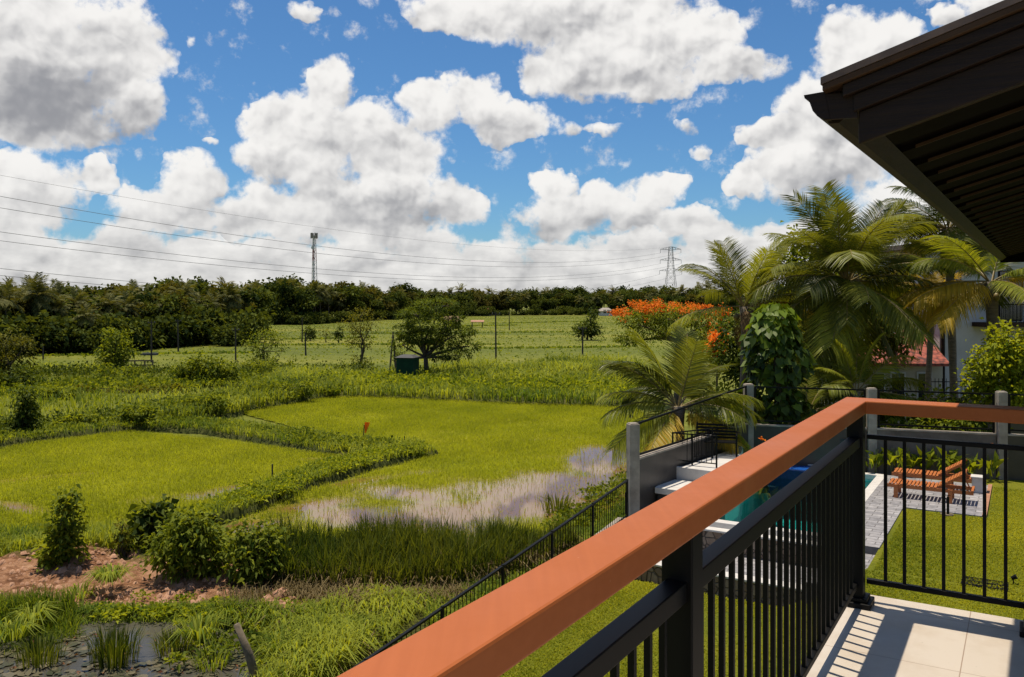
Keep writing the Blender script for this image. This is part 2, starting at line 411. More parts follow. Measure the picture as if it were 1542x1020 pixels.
M['stake_wood'] = mat('weathered_stake', (0.20, 0.155, 0.10), (0.09, 0.07, 0.045), rough=0.9, scale=10, bmp=0.4)
M['galv'] = mat('galvanised_steel', (0.34, 0.33, 0.33), (0.26, 0.25, 0.25), rough=0.6, scale=1, metal=0.2)
M['red_paint'] = mat('faded_red_paint', (0.36, 0.13, 0.10), rough=0.6)
M['white_paint'] = mat('white_paint', (0.62, 0.60, 0.57), rough=0.6)
M['wire'] = mat('aluminium_wire', (0.13, 0.13, 0.14), rough=0.6)
M['hut_green'] = mat('dark_green_sheet', (0.010, 0.050, 0.024), (0.007, 0.032, 0.016), rough=0.7, scale=2, spec=0.1)
M['hut_roof'] = mat('grey_sheet_roof', (0.085, 0.085, 0.085), rough=0.7, spec=0.2)
M['flag'] = leafmat('orange_cloth', (0.85, 0.30, 0.02), (0.75, 0.22, 0.015), 0.5, tcol=(1.2, 1, 0.8))
M['straw'] = mat('straw_thatch', (0.34, 0.22, 0.12), (0.2, 0.12, 0.06), rough=0.9, scale=8)
M['red_tile'] = None
M['blue_tile'] = mat('blue_mosaic_tile', (0.012, 0.10, 0.42), (0.008, 0.06, 0.28), rough=0.25, scale=12)
M['navy_tile'] = mat('navy_mosaic_tile', (0.010, 0.03, 0.12), (0.006, 0.016, 0.06), rough=0.25, scale=14)
M['slate'] = mat('dark_slate_cladding', (0.045, 0.042, 0.042), (0.008, 0.008, 0.009), rough=0.5, scale=5, bmp=0.8, stretch=(1, 1, 7), detail=5)
M['soil'] = mat('orange_bare_soil', (0.44, 0.25, 0.155), (0.27, 0.135, 0.075), rough=0.95, scale=2.2, bmp=0.8, detail=9, dist=0.06)
M['rubble'] = None

def rubble():
    m, t, p, o = mk('rubble_stone_wall')
    c = t.nodes.new('ShaderNodeTexCoord')
    v = t.nodes.new('ShaderNodeTexVoronoi'); v.feature = 'DISTANCE_TO_EDGE'; v.inputs['Scale'].default_value = 5.5
    v2 = t.nodes.new('ShaderNodeTexVoronoi'); v2.inputs['Scale'].default_value = 5.5
    t.links.new(c.outputs['Object'], v.inputs['Vector']); t.links.new(c.outputs['Object'], v2.inputs['Vector'])
    stone = ramp(t, v2.outputs['Color'], ((0.1, (0.20, 0.13, 0.085)), (0.5, (0.30, 0.22, 0.15)), (0.9, (0.40, 0.32, 0.24))))
    e = ramp(t, v.outputs['Distance'], ((0.0, (0, 0, 0)), (0.07, (1, 1, 1))))
    n = nz(t, 14, 5)
    col = mixc(t, n.outputs[0], stone.outputs[0], (0.16, 0.11, 0.08))
    t.links.new(mixc(t, e.outputs[0], (0.11, 0.09, 0.07), col), p.inputs['Base Color'])
    p.inputs['Roughness'].default_value = 0.85
    bump(t, p, e.outputs[0], 0.9, 0.05)
    return m
M['rubble'] = rubble()
def pavers(name, c1, c2, mortar, w, h, ms=0.012, rough=0.7, vary=0.5, rot=0.0, gloss=None, bmp=0.3):
    m, t, p, o = mk(name)
    c = t.nodes.new('ShaderNodeTexCoord'); mp = t.nodes.new('ShaderNodeMapping'); mp.inputs['Rotation'].default_value = (0, 0, rot)
    t.links.new(c.outputs['Object'], mp.inputs[0])
    b = t.nodes.new('ShaderNodeTexBrick'); t.links.new(mp.outputs[0], b.inputs['Vector'])
    b.inputs['Color1'].default_value = (*c1, 1); b.inputs['Color2'].default_value = (*c2, 1); b.inputs['Mortar'].default_value = (*mortar, 1)
    b.inputs['Scale'].default_value = 1; b.inputs['Mortar Size'].default_value = ms; b.inputs['Mortar Smooth'].default_value = 0.2
    b.inputs['Brick Width'].default_value = w; b.inputs['Row Height'].default_value = h
    n = nz(t, 6, 7)
    r = ramp(t, n.outputs[0], ((0.3, (1 - vary,) * 3), (0.7, (1, 1, 1))))
    t.links.new(mixc(t, 1.0, b.outputs[0], r.outputs[0], 'MULTIPLY'), p.inputs['Base Color'])
    p.inputs['Roughness'].default_value = rough
    if bmp: bump(t, p, b.outputs['Fac'], -bmp, 0.01)
    return m
M['paver'] = pavers('grey_stone_pavers', (0.42, 0.40, 0.40), (0.26, 0.25, 0.26), (0.14, 0.13, 0.125), 0.42, 0.21, rot=TH)
def tiles():
    m, t, p, o = mk('cream_floor_tile')
    c = t.nodes.new('ShaderNodeTexCoord'); mp = t.nodes.new('ShaderNodeMapping'); mp.inputs['Rotation'].default_value = (0, 0, TH); mp.inputs['Location'].default_value = (0.225, -0.24, 0)
    t.links.new(c.outputs['Object'], mp.inputs[0])
    b = t.nodes.new('ShaderNodeTexBrick'); b.offset = 0; t.links.new(mp.outputs[0], b.inputs['Vector'])
    for k, v in (('Scale', 1), ('Mortar Size', 0.0022), ('Brick Width', 0.6), ('Row Height', 0.6), ('Mortar Smooth', 0.1)): b.inputs[k].default_value = v
    b.inputs['Color1'].default_value = (0.54, 0.475, 0.40, 1); b.inputs['Color2'].default_value = (0.52, 0.455, 0.38, 1); b.inputs['Mortar'].default_value = (0.30, 0.22, 0.16, 1)
    n = nz(t, 2.5, 8, 0.65); r = ramp(t, n.outputs[0], ((0.25, (0.80, 0.74, 0.66)), (0.55, (1, 1, 1))))
    n2 = nz(t, 60, 2); r2 = ramp(t, n2.outputs[0], ((0.20, (0.55, 0.5, 0.45)), (0.27, (1, 1, 1))))
    t.links.new(mixc(t, 1.0, mixc(t, 1.0, b.outputs[0], r.outputs[0], 'MULTIPLY'), r2.outputs[0], 'MULTIPLY'), p.inputs['Base Color'])
    p.inputs['Roughness'].default_value = 0.42
    return m
M['floor_tile'] = tiles()
def red_tile():
    m, t, p, o = mk('red_clay_tile')
    c = t.nodes.new('ShaderNodeTexCoord'); w = t.nodes.new('ShaderNodeTexVoronoi'); w.inputs['Scale'].default_value = 4.5
    t.links.new(c.outputs['Object'], w.inputs['Vector'])
    r = ramp(t, w.outputs['Distance'], ((0.0, (0.42, 0.105, 0.06)), (0.45, (0.26, 0.055, 0.033)), (0.8, (0.06, 0.013, 0.01))))
    t.links.new(r.outputs[0], p.inputs['Base Color']); p.inputs['Roughness'].default_value = 0.7; bump(t, p, w.outputs['Distance'], -0.8, 0.06)
    return m
M['red_tile'] = red_tile()
def water(name, deep, rough=0.03, bscale=3.0, bstr=0.05, depth_mix=0.0):
    m, t, p, o = mk(name)
    n = nz(t, 0.35, 4); r = ramp(t, n.outputs[0], ((0.3, tuple(x * 0.7 for x in deep)), (0.7, deep)))
    t.links.new(r.outputs[0], p.inputs['Base Color']); p.inputs['Roughness'].default_value = rough; p.inputs['IOR'].default_value = 1.33
    p.inputs['Specular IOR Level'].default_value = 0.5
    n2 = nz(t, bscale, 3); bump(t, p, n2.outputs[0], bstr, 0.05)
    return m
M['muddy_water'] = water('muddy_field_water', (0.20, 0.105, 0.045))
M['pond_water'] = water('dark_pond_water', (0.080, 0.074, 0.058), bstr=0.03, rough=0.12)
def clear_water():
    m, t, p, o = mk('clear_pool_water')
    p.inputs['Base Color'].default_value = (0.55, 0.95, 0.95, 1); p.inputs['Transmission Weight'].default_value = 1.0
    p.inputs['Roughness'].default_value = 0.0; p.inputs['IOR'].default_value = 1.33
    n = nz(t, 2.2, 3); bump(t, p, n.outputs[0], 0.06, 0.05)
    tr = t.nodes.new('ShaderNodeBsdfTransparent'); tr.inputs[0].default_value = (0.46, 0.88, 0.86, 1)
    gl = t.nodes.new('ShaderNodeBsdfGlossy'); gl.inputs['Roughness'].default_value = 0.0
    fr = t.nodes.new('ShaderNodeFresnel'); fr.inputs[0].default_value = 1.33
    bb = t.nodes.new('ShaderNodeBump'); bb.inputs['Strength'].default_value = 0.06; bb.inputs['Distance'].default_value = 0.05
    t.links.new(n.outputs[0], bb.inputs['Height']); t.links.new(bb.outputs[0], gl.inputs['Normal']); t.links.new(bb.outputs[0], fr.inputs['Normal'])
    mx = t.nodes.new('ShaderNodeMixShader'); t.links.new(fr.outputs[0], mx.inputs[0]); t.links.new(tr.outputs[0], mx.inputs[1]); t.links.new(gl.outputs[0], mx.inputs[2])
    t.links.new(mx.outputs[0], o.inputs[0]); t.nodes.remove(p)
    return m
M['pool_water'] = clear_water()
M['pool_tile'] = pavers('teal_pool_tile', (0.09, 0.58, 0.56), (0.06, 0.46, 0.47), (0.20, 0.58, 0.56), 0.10, 0.10, 0.006, 0.4, 0.35, TH, bmp=0)
def grass_ground(name, cols, scale, stretch=None, rot=None, bmp=0.5, fine=40, dist=0.05, finev=0.45):
    m, t, p, o = mk(name)
    n = nz(t, scale, 8, 0.62, stretch=stretch, rot=rot)
    k = len(cols); r = ramp(t, n.outputs[0], [(0.28 + 0.44 * i / (k - 1), c) for i, c in enumerate(cols)])
    f = nz(t, fine, 5, 0.7); rf = ramp(t, f.outputs[0], ((0.3, (1 - finev,) * 3), (0.7, (1.15,) * 3)))
    t.links.new(mixc(t, 1.0, r.outputs[0], rf.outputs[0], 'MULTIPLY'), p.inputs['Base Color'])
    p.inputs['Roughness'].default_value = 0.9; p.inputs['Specular IOR Level'].default_value = 0.15
    if bmp: bump(t, p, f.outputs[0], bmp, dist)
    return m
M['lawn'] = grass_ground('mown_lawn', [(0.085, 0.105, 0.005), (0.150, 0.160, 0.008), (0.215, 0.195, 0.014)], 0.45, fine=16, finev=0.5)
M['plain'] = grass_ground('open_field', [(0.075, 0.095, 0.012), (0.125, 0.145, 0.016), (0.18, 0.185, 0.024), (0.26, 0.235, 0.036)], 0.022, stretch=(0.55, 2.2, 1), fine=1.2, finev=0.5, bmp=0.0)
M['rough_grass'] = grass_ground('rough_grass_ground', [(0.035, 0.045, 0.010), (0.065, 0.075, 0.014), (0.11, 0.10, 0.03)], 0.6, fine=9, finev=0.6)
def paddy():
    """young rice standing in shallow muddy water: green where it is dense, open water where it has thinned"""
    m, t, p, o = mk('flooded_rice_field')
    n = nz(t, 0.16, 8, 0.66); f = nz(t, 5, 6, 0.7)
    green = ramp(t, n.outputs[0], ((0.3, (0.160, 0.185, 0.007)), (0.5, (0.24, 0.25, 0.011)), (0.7, (0.33, 0.305, 0.022))))
    rf = ramp(t, f.outputs[0], ((0.3, (0.62,) * 3), (0.7, (1.12,) * 3)))
    col = mixc(t, 1.0, green.outputs[0], rf.outputs[0], 'MULTIPLY')
    a = t.nodes.new('ShaderNodeAttribute'); a.attribute_name = 'tint'
    mud = (0.17, 0.090, 0.036)
    t.links.new(mixc(t, a.outputs['Fac'], col, mud), p.inputs['Base Color'])
    rr = ramp(t, a.outputs['Fac'], ((0.2, (0.8,) * 3), (0.6, (0.03,) * 3))); t.links.new(rr.outputs[0], p.inputs['Roughness'])
    sp = ramp(t, a.outputs['Fac'], ((0.2, (0.1,) * 3), (0.6, (0.5,) * 3))); t.links.new(sp.outputs[0], p.inputs['Specular IOR Level'])
    return m
M['paddy'] = paddy()

# foliage
M['palm'] = leafmat('palm_leaf', (0.024, 0.040, 0.007), (0.200, 0.210, 0.026), 0.36, rough=0.40, spec=0.22, vary=0.9)
M['palm_yellow'] = leafmat('yellowing_palm_leaf', (0.20, 0.155, 0.012), (0.50, 0.34, 0.032), 0.42, rough=0.45, spec=0.2, vary=0.6)
M['palm_bright'] = leafmat('young_palm_leaf', (0.075, 0.115, 0.010), (0.28, 0.29, 0.030), 0.45, rough=0.45, spec=0.2, vary=0.6)
M['palm_rib'] = mat('palm_rib', (0.24, 0.17, 0.045), (0.14, 0.10, 0.03), rough=0.5)
M['palm_dry'] = leafmat('dry_palm_leaf', (0.13, 0.075, 0.035), (0.24, 0.15, 0.075), 0.2, tcol=(1, 0.9, 0.7))
M['leaf_dark'] = leafmat('dark_leaf', (0.018, 0.036, 0.006), (0.105, 0.135, 0.015), 0.32)
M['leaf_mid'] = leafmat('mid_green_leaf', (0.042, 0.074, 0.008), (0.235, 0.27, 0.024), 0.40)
M['leaf_olive'] = leafmat('olive_leaf', (0.045, 0.055, 0.008), (0.19, 0.18, 0.020), 0.36)
M['leaf_bright'] = leafmat('bright_leaf', (0.09, 0.14, 0.008), (0.33, 0.36, 0.025), 0.44)
M['leaf_far'] = leafmat('far_wood_leaf', (0.012, 0.024, 0.007), (0.100, 0.122, 0.022), 0.26, rough=0.8, spec=0.03, vary=0.6)
M['leaf_far_brown'] = leafmat('far_brownish_leaf', (0.025, 0.030, 0.008), (0.130, 0.118, 0.026), 0.26, rough=0.8, spec=0.03, vary=0.6)
M['flower'] = leafmat('orange_blossom', (0.60, 0.14, 0.015), (0.85, 0.27, 0.03), 0.35, tcol=(1.2, 0.9, 0.6))
M['flower_red'] = leafmat('red_blossom', (0.55, 0.05, 0.02), (0.75, 0.12, 0.03), 0.3, tcol=(1.2, 0.9, 0.8))
M['grass_tall'] = leafmat('tall_grass', (0.060, 0.100, 0.010), (0.30, 0.335, 0.045), 0.46)
M['grass_lush'] = leafmat('lush_grass', (0.064, 0.118, 0.012), (0.32, 0.35, 0.042), 0.47)
M['grass_dry'] = leafmat('dry_grass', (0.10, 0.075, 0.03), (0.25, 0.19, 0.09), 0.3, tcol=(1.1, 1, 0.7))
M['reed'] = leafmat('reed_leaf', (0.035, 0.060, 0.007), (0.20, 0.215, 0.030), 0.4)
M['rice'] = leafmat('rice_leaf', (0.175, 0.200, 0.009), (0.380, 0.375, 0.024), 0.52, tcol=(1.45, 1.45, 0.5), spec=0.1)
M['lily'] = leafmat('lily_pad', (0.045, 0.050, 0.025), (0.15, 0.125, 0.070), 0.1, rough=0.35, spec=0.4)
M['litter'] = leafmat('fallen_leaf', (0.10, 0.04, 0.018), (0.26, 0.13, 0.06), 0.1)

# ------------------------------------------------------------------ ground
far = [(-6000, -300), (6000, -300), (6000, 9000), (-6000, 9000)]
g = MB(); g.poly([(x, y, -0.06) for x, y in far], [(0, 1, 2, 3)]); g.build('ground', M['plain'], kind='structure')

# ------------------------------------------------------------------ balcony: floor, railing, roof, house body
b = MB(); b.dbox(-3.0, 4.610, -0.743, 3.2, ZF - 0.16, ZF); b.build('balcony_floor', M['floor_tile'], kind='structure')
b = MB(); b.dbox(-3.0, 4.70, -0.86, 3.2, ZF - 0.34, ZF - 0.165)
floor_edge = b.build('balcony_slab', M['white_wall'], kind='structure')

rail = thing('balcony_railing', 'black metal balcony railing topped by a wide orange handrail', 'railing', dn(2.0, -0.71, ZF))
zt = ZF + 1.0
dc, nc = 4.44, -0.712                                   # the corner post
h = MB()
ring = [dn(-3.0, -0.770, 0), dn(-3.0, -0.655, 0), dn(4.372, -0.655, 0), dn(4.372, 1.6, 0), dn(4.512, 1.6, 0), dn(4.512, -0.770, 0)]
h.hexa([Vector((p.x, p.y, zt - 0.062)) for p in ring], [Vector((p.x, p.y, zt)) for p in ring])
h.build('handrail', M['rail_wood'], rail, bevel=0.006)
for (d, n, w) in ((dc, nc, 0.075), (1.98, nc, 0.078), (-0.5, nc, 0.078), (dc, 0.045, 0.075), (dc, 1.5, 0.075)):
    p = MB(); p.dbox(d - w / 2, d + w / 2, n - w / 2, n + w / 2, ZF + 0.002, zt - 0.063)
    po = p.build('post', M['black_metal'], rail, bevel=0.004)
    q = MB(); q.dbox(d - 0.075, d + 0.075, n - 0.03 if n < -0.5 else n - 0.07, n + 0.075, ZF + 0.001, ZF + 0.026)
    q.dbox(d - 0.058, d + 0.058, n - 0.029 if n < -0.5 else n - 0.055, n + 0.058, ZF + 0.027, ZF + 0.045)
    q.build('base_plate', M['black_metal'], po, bevel=0.004)
def run(d0, d1, n0, n1, z0, z1, name):
    q = MB(); q.dbox(d0, d1, n0, n1, z0, z1); return q.build(name, M['black_metal'], rail, bevel=0.003)
for a, c in ((-0.46, 1.94), (2.02, 4.40)):
    run(a, c, nc - 0.026, nc + 0.026, ZF + 0.772, ZF + 0.82, 'mid_rail')
    run(a, c, nc - 0.014, nc + 0.014, ZF + 0.085, ZF + 0.112, 'bottom_rail')
    k = int(round((c - a) / 0.09))
    for i in range(1, k):
        d = a + (c - a) * i / k
        q = MB(); q.dbox(d - 0.0075, d + 0.0075, nc - 0.0075, nc + 0.0075, ZF + 0.112, ZF + 0.772); q.build('baluster', M['black_metal'], rail)
for a, c in ((-0.672, 0.005), (0.085, 1.46)):
    run(dc + 0.054, dc + 0.084, a, c, ZF + 0.80, ZF + 0.822, 'mid_rail')
    run(dc + 0.054, dc + 0.084, a, c, ZF + 0.088, ZF + 0.112, 'bottom_rail')
    k = int(round((c - a) / 0.088))
    for i in range(1, k):
        n = a + (c - a) * i / k
        q = MB(); q.dbox(dc + 0.0615, dc + 0.0765, n - 0.0075, n + 0.0075, ZF + 0.112, ZF + 0.80); q.build('baluster', M['black_metal'], rail)

# the roof wing to the right, its eave running away from us over the edge of the lawn
T2 = math.atan((1578 - CX) / FPX)
A2 = Vector((math.sin(T2), math.cos(T2), 0)); B2 = Vector((math.cos(T2), -math.sin(T2), 0))
def ab(a, b_, z): return A2 * a + B2 * b_ + Vector((0, 0, z))
a0, a1, be, ze, sl = 2.49, 12.75, -0.526, 7.50, 0.30     # near verge, far end, eave line, eave height, roof slope
TOPB = 3.4
roof = thing('house_roof', 'dark timber roof overhang with deep eaves beside the balcony', 'roof', ab(a0, be, ze))
def sl_beam(a_lo, a_hi, b_lo, b_hi, zo_lo, zo_hi, name, m, bev=0.003, zb=None):
    """a board lying along the roof slope between two b positions"""
    q = MB()
    z = lambda b_: ze + sl * (b_ - be)
    q.hexa([ab(a_lo, b_lo, z(b_lo) + zo_lo), ab(a_lo, b_hi, z(b_hi) + zo_lo), ab(a_hi, b_hi, z(b_hi) + zo_lo), ab(a_hi, b_lo, z(b_lo) + zo_lo)],
           [ab(a_lo, b_lo, z(b_lo) + zo_hi), ab(a_lo, b_hi, z(b_hi) + zo_hi), ab(a_hi, b_hi, z(b_hi) + zo_hi), ab(a_hi, b_lo, z(b_lo) + zo_hi)])
    return q.build(name, m, roof, bevel=bev)
sl_beam(a0 + 0.03, a1, be + 0.02, TOPB, 0.034, 0.045, 'soffit', M['soffit'], 0)
sl_beam(a0 - 0.05, a1 + 0.05, be - 0.004, TOPB, 0.0905, 0.110, 'tile_covering', M['roof_tile'], 0)
sl_beam(a0 + 0.031, a1, be + 0.03, TOPB, 0.046, 0.090, 'roof_deck', M['dark_wood'], 0)
# layered bargeboard along the near verge
sl_beam(a0 + 0.004, a0 + 0.030, be + 0.085, TOPB, -0.100, -0.012, 'bargeboard', M['dark_wood'])
sl_beam(a0 - 0.016, a0 + 0.0295, be + 0.075, TOPB, -0.011, 0.036, 'bargeboard', M['dark_wood'])
sl_beam(a0 - 0.034, a0 + 0.029, be + 0.050, TOPB, 0.037, 0.070, 'bargeboard', M['dark_wood'])
sl_beam(a0 - 0.048, a0 + 0.028, be + 0.000, TOPB, 0.071, 0.090, 'verge_trim', M['batten'])
# eave fascia and gutter with its moulded end
q = MB(); q.hexa([ab(a0 + 0.031, be + 0.0, ze - 0.005), ab(a0 + 0.031, be + 0.028, ze - 0.006), ab(a1, be + 0.028, ze - 0.006), ab(a1, be + 0.0, ze - 0.005)],
                 [ab(a0 + 0.031, be + 0.0, ze + 0.045), ab(a0 + 0.031, be + 0.075, ze + 0.033), ab(a1, be + 0.075, ze + 0.033), ab(a1, be + 0.0, ze + 0.045)])
q.build('fascia', M['dark_wood'], roof)
prof = [(0.012, 0.0), (-0.006, 0.002), (-0.022, 0.012), (-0.034, 0.028), (-0.040, 0.046), (-0.044, 0.058), (-0.056, 0.066), (-0.058, 0.075), (-0.002, 0.078)]
gm = MB(); n = len(prof)
P = [ab(a0 - 0.002, be + u, ze + w) for u, w in prof] + [ab(a1, be + u, ze + w) for u, w in prof]
gm.poly(P, [tuple(range(n)), tuple(range(2 * n - 1, n - 1, -1))] + [(i, (i + 1) % n, n + (i + 1) % n, n + i) for i in range(n)])
gm.build('gutter', M['dark_wood'], roof)
gm = MB(); n = len(prof)
P = [ab(a0 - 0.010, be + u * 1.0 + 0.0, ze + w) for u, w in prof] + [ab(a0 - 0.0025, be + u, ze + w) for u, w in prof]
P2 = [ab(a0 - 0.010, be + 0.083, ze + 0.02), ab(a0 - 0.010, be + 0.083, ze + 0.098)]
gm.poly(P, [tuple(range(n)), tuple(range(2 * n - 1, n - 1, -1))] + [(i, (i + 1) % n, n + (i + 1) % n, n + i) for i in range(n)])
q0 = gm.build('gutter_end', M['dark_wood'], roof)
q = MB(); q.hexa([ab(a0 - 0.008, be - 0.005, ze + 0.0), ab(a0 - 0.008, be + 0.083, ze - 0.004), ab(a0 + 0.002, be + 0.083, ze - 0.004), ab(a0 + 0.002, be - 0.005, ze + 0.0)],
                 [ab(a0 - 0.008, be - 0.005, ze + 0.072), ab(a0 - 0.008, be + 0.083, ze + 0.064), ab(a0 + 0.002, be + 0.083, ze + 0.064), ab(a0 + 0.002, be - 0.005, ze + 0.072)])
q.build('gutter_return', M['dark_wood'], roof)
k = 0
a = a0 + 0.16
while a < a1 - 0.1:
    sl_beam(a, a + 0.20, be + 0.030, TOPB, 0.012, 0.033, 'rafter', M['soffit'], 0)
    sl_beam(a - 0.007, a - 0.0005, be + 0.12, TOPB, 0.010, 0.022, 'lit_edge_strip', M['batten'], 0)  # thin strip in lighter brown stands in for the lit edge of each rafter
    a += 0.375
q = MB(); q.hexa([ab(a1 + 0.001, be, ze - 0.03), ab(a1 + 0.001, TOPB, ze - 0.03), ab(a1 + 0.05, TOPB, ze - 0.03), ab(a1 + 0.05, be, ze - 0.03)],
                 [ab(a1 + 0.001, be, ze + 0.10), ab(a1 + 0.001, TOPB, ze + 0.10 + sl * (TOPB - be)), ab(a1 + 0.05, TOPB, ze + 0.10 + sl * (TOPB - be)), ab(a1 + 0.05, be, ze + 0.10)])
q.build('end_board', M['soffit'], roof)

house = thing('house', 'white walls of the house under the balcony and roof wing', 'house', dn(4, 2, 0))
q = MB()
q.prism([dn(4.705, 1.65, 0), dn(4.705, 3.3, 0), ab(a1 - 0.3, 3.0, 0), ab(a1 - 0.3, 1.30, 0)], ZL - 0.5, ze + 0.50)
q.build('wall', M['white_wall'], house)
q = MB(); q.dbox(-3.0, 4.0, 0.35, 3.2, 0.5, ZF - 0.345); q.build('wall', M['white_wall'], house)

# ------------------------------------------------------------------ garden: lawn, terrace, pool, fence, wall
def sstep(x, a, b_):
    t = max(0.0, min(1.0, (x - a) / (b_ - a))); return t * t * (3 - 2 * t)
FENCE_N = -8.02
def lawn_z(d, n):
    if d > 17.6 and n > -3.0: base = ZL
    else: base = 0.78 + (ZL - 0.78) * sstep(n, -4.3, -2.65)
    return base
V, F = [], []
dd = list(np.linspace(3.0, 17.58, 30)); nn = list(np.linspace(FENCE_N + 0.1, 12, 60))
for d in dd:
    for n in nn:
        v = dn(d, n, lawn_z(d, n) + 0.015 * math.sin(d * 1.3) * math.cos(n * 1.1)); V.append(v)
for i in range(len(dd) - 1):
    for j in range(len(nn) - 1):
        a = i * len(nn) + j; F.append((a, a + 1, a + len(nn) + 1, a + len(nn)))
m = MB(); m.poly(V, F); m.build('lawn', M['lawn'], kind='structure', smooth=True)
m = MB(); m.poly([dn(17.57, -2.62, ZL), dn(17.57, 12, ZL), dn(30, 12, ZL), dn(30, -2.62, ZL)], [(0, 1, 2, 3)]); m.build('lawn', M['lawn'], kind='structure')

# retaining wall along the field side and the two rubble walls stepping down from the pool
def wall_top(d): return 0.86 + (1.78 - 0.86) * max(0.0, min(1.0, (d - 8.7) / 9.8))
m = MB()
m.hexa([dn(2, FENCE_N - 0.22, -0.6), dn(2, FENCE_N + 0.12, -0.6), dn(18.6, FENCE_N + 0.12, -0.6), dn(18.6, FENCE_N - 0.22, -0.6)],
       [dn(2, FENCE_N - 0.22, 0.3), dn(2, FENCE_N + 0.12, 0.3), dn(18.6, FENCE_N + 0.12, wall_top(18.6)), dn(18.6, FENCE_N - 0.22, wall_top(18.6))])
ret = thing('retaining_wall', 'long stone retaining wall carrying the black boundary fence', 'wall', dn(10, FENCE_N, 0))
m = MB()
for i in range(8):
    d0, d1 = 2 + i * 2.075, 2 + (i + 1) * 2.075
    m.hexa([dn(d0, FENCE_N - 0.22, -0.6), dn(d0, FENCE_N + 0.12, -0.6), dn(d1, FENCE_N + 0.12, -0.6), dn(d1, FENCE_N - 0.22, -0.6)],
           [dn(d0, FENCE_N - 0.22, wall_top(d0)), dn(d0, FENCE_N + 0.12, wall_top(d0)), dn(d1, FENCE_N + 0.12, wall_top(d1)), dn(d1, FENCE_N - 0.22, wall_top(d1))])
m.build('wall', M['rubble'], ret)
m = MB()
d0, d1 = 2, 18.6
for i in range(8):
    d0, d1 = 2 + i * 2.075, 2 + (i + 1) * 2.075
    o = 0.05
    m.hexa([dn(d0, FENCE_N - 0.25, wall_top(d0) + 0.004), dn(d0, FENCE_N + 0.15, wall_top(d0) + 0.004), dn(d1, FENCE_N + 0.15, wall_top(d1) + 0.004), dn(d1, FENCE_N - 0.25, wall_top(d1) + 0.004)],
           [dn(d0, FENCE_N - 0.25, wall_top(d0) + o), dn(d0, FENCE_N + 0.15, wall_top(d0) + o), dn(d1, FENCE_N + 0.15, wall_top(d1) + o), dn(d1, FENCE_N - 0.25, wall_top(d1) + o)])
m.build('coping', M['concrete'], ret)
def stone_wall(label, d0, d1, n0, n1, z0, z1, name='stone_wall'):
    t = thing(name, label, 'wall', dn(d0, (n0 + n1) / 2, z0))
    q = MB(); q.dbox(d0, d1, n0, n1, z0, z1); q.build('wall', M['rubble'], t)
    q = MB(); q.dbox(d0 - 0.03, d1, n0, n1, z1 + 0.002, z1 + 0.05); q.build('coping', M['pale_stone'], t, bevel=0.01)
    return t
stone_wall('low rubble wall with pale coping at the edge of the lower lawn', 17.6, 17.9, FENCE_N + 0.2, -2.7, 0.3, 1.15)
stone_wall('rubble wall right below the near edge of the swimming pool', 19.12, 19.36, FENCE_N + 0.2, -3.52, 0.8, 1.66)
m = MB(); m.dbox(17.905, 19.115, FENCE_N + 0.2, -3.55, 0.6, 1.2); m.build('path', M['paver'], kind='structure')

# paving round the pool
m = MB(); m.dbox(19.10, 27.1, -3.49, -2.61, 1.2, ZL + 0.03); m.build('pavement', M['paver'], kind='structure')
m = MB(); m.dbox(16.6, 19.095, -3.54, -2.56, 0.6, ZL - 0.13); m.build('pavement', M['paver'], kind='structure')
m = MB(); m.dbox(23.16, 27.1, -2.605, -0.90, 1.2, ZL + 0.028); m.build('pavement', M['paver'], kind='structure')
m = MB(); m.dbox(23.16, 27.1, -0.895, -0.80, 1.2, ZL + 0.06); m.build('kerb', mat('orange_brick_edging', (0.42, 0.21, 0.12), (0.25, 0.12, 0.07), rough=0.9, scale=6, bmp=0.4), kind='structure')
# pool: basin and coping as one thing, the water a sheet of its own
PD0, PD1, PN0, PN1 = 19.62, 26.9, -7.1, -3.74
pool = thing('swimming_pool', 'teal tiled swimming pool with pale stone coping', 'pool', dn(22, -5.4, ZL))
q = MB()
for (zz0, r) in ((0.45, 0.0),):
    A_, B_, C_, D_ = dn(PD0, PN0, 0), dn(PD0, PN1, 0), dn(PD1, PN1, 0), dn(PD1, PN0, 0)
    up = lambda p, z_: Vector((p.x, p.y, z_))
    q.poly([up(p, 0.45) for p in (A_, B_, C_, D_)] + [up(p, 1.70) for p in (A_, B_, C_, D_)],
           [(0, 1, 2, 3), (0, 4, 5, 1), (1, 5, 6, 2), (2, 6, 7, 3), (3, 7, 4, 0)])
q.build('basin', M['pool_tile'], pool)
q = MB(); q.dbox(PD0 + 0.01, PD0 + 0.9, PN0 + 0.02, PN0 + 1.5, 0.46, 1.42); q.build('shallow_ledge', M['pool_tile'], pool)
for (e0, e1, f0, f1) in ((PD0 - 0.27, PD0, PN0 - 0.25, PN1 + 0.245), (PD1, PD1 + 0.25, PN0 - 0.25, PN1 + 0.245), (PD0 + 0.002, PD1 - 0.002, PN1, PN1 + 0.245), (PD0 + 0.002, PD1 - 0.002, PN0 - 0.25, PN0)):
    q = MB(); q.dbox(e0, e1, f0, f1, 1.665, ZL + 0.035); q.build('coping', M['pale_stone'], pool, bevel=0.012)
m = MB(); m.poly([dn(PD0 + 0.003, PN0 + 0.003, 1.64), dn(PD0 + 0.003, PN1 - 0.003, 1.64), dn(PD1 - 0.003, PN1 - 0.003, 1.64), dn(PD1 - 0.003, PN0 + 0.003, 1.64)], [(0, 1, 2, 3)])
m.build('pool_water', M['pool_water'], kind='structure')
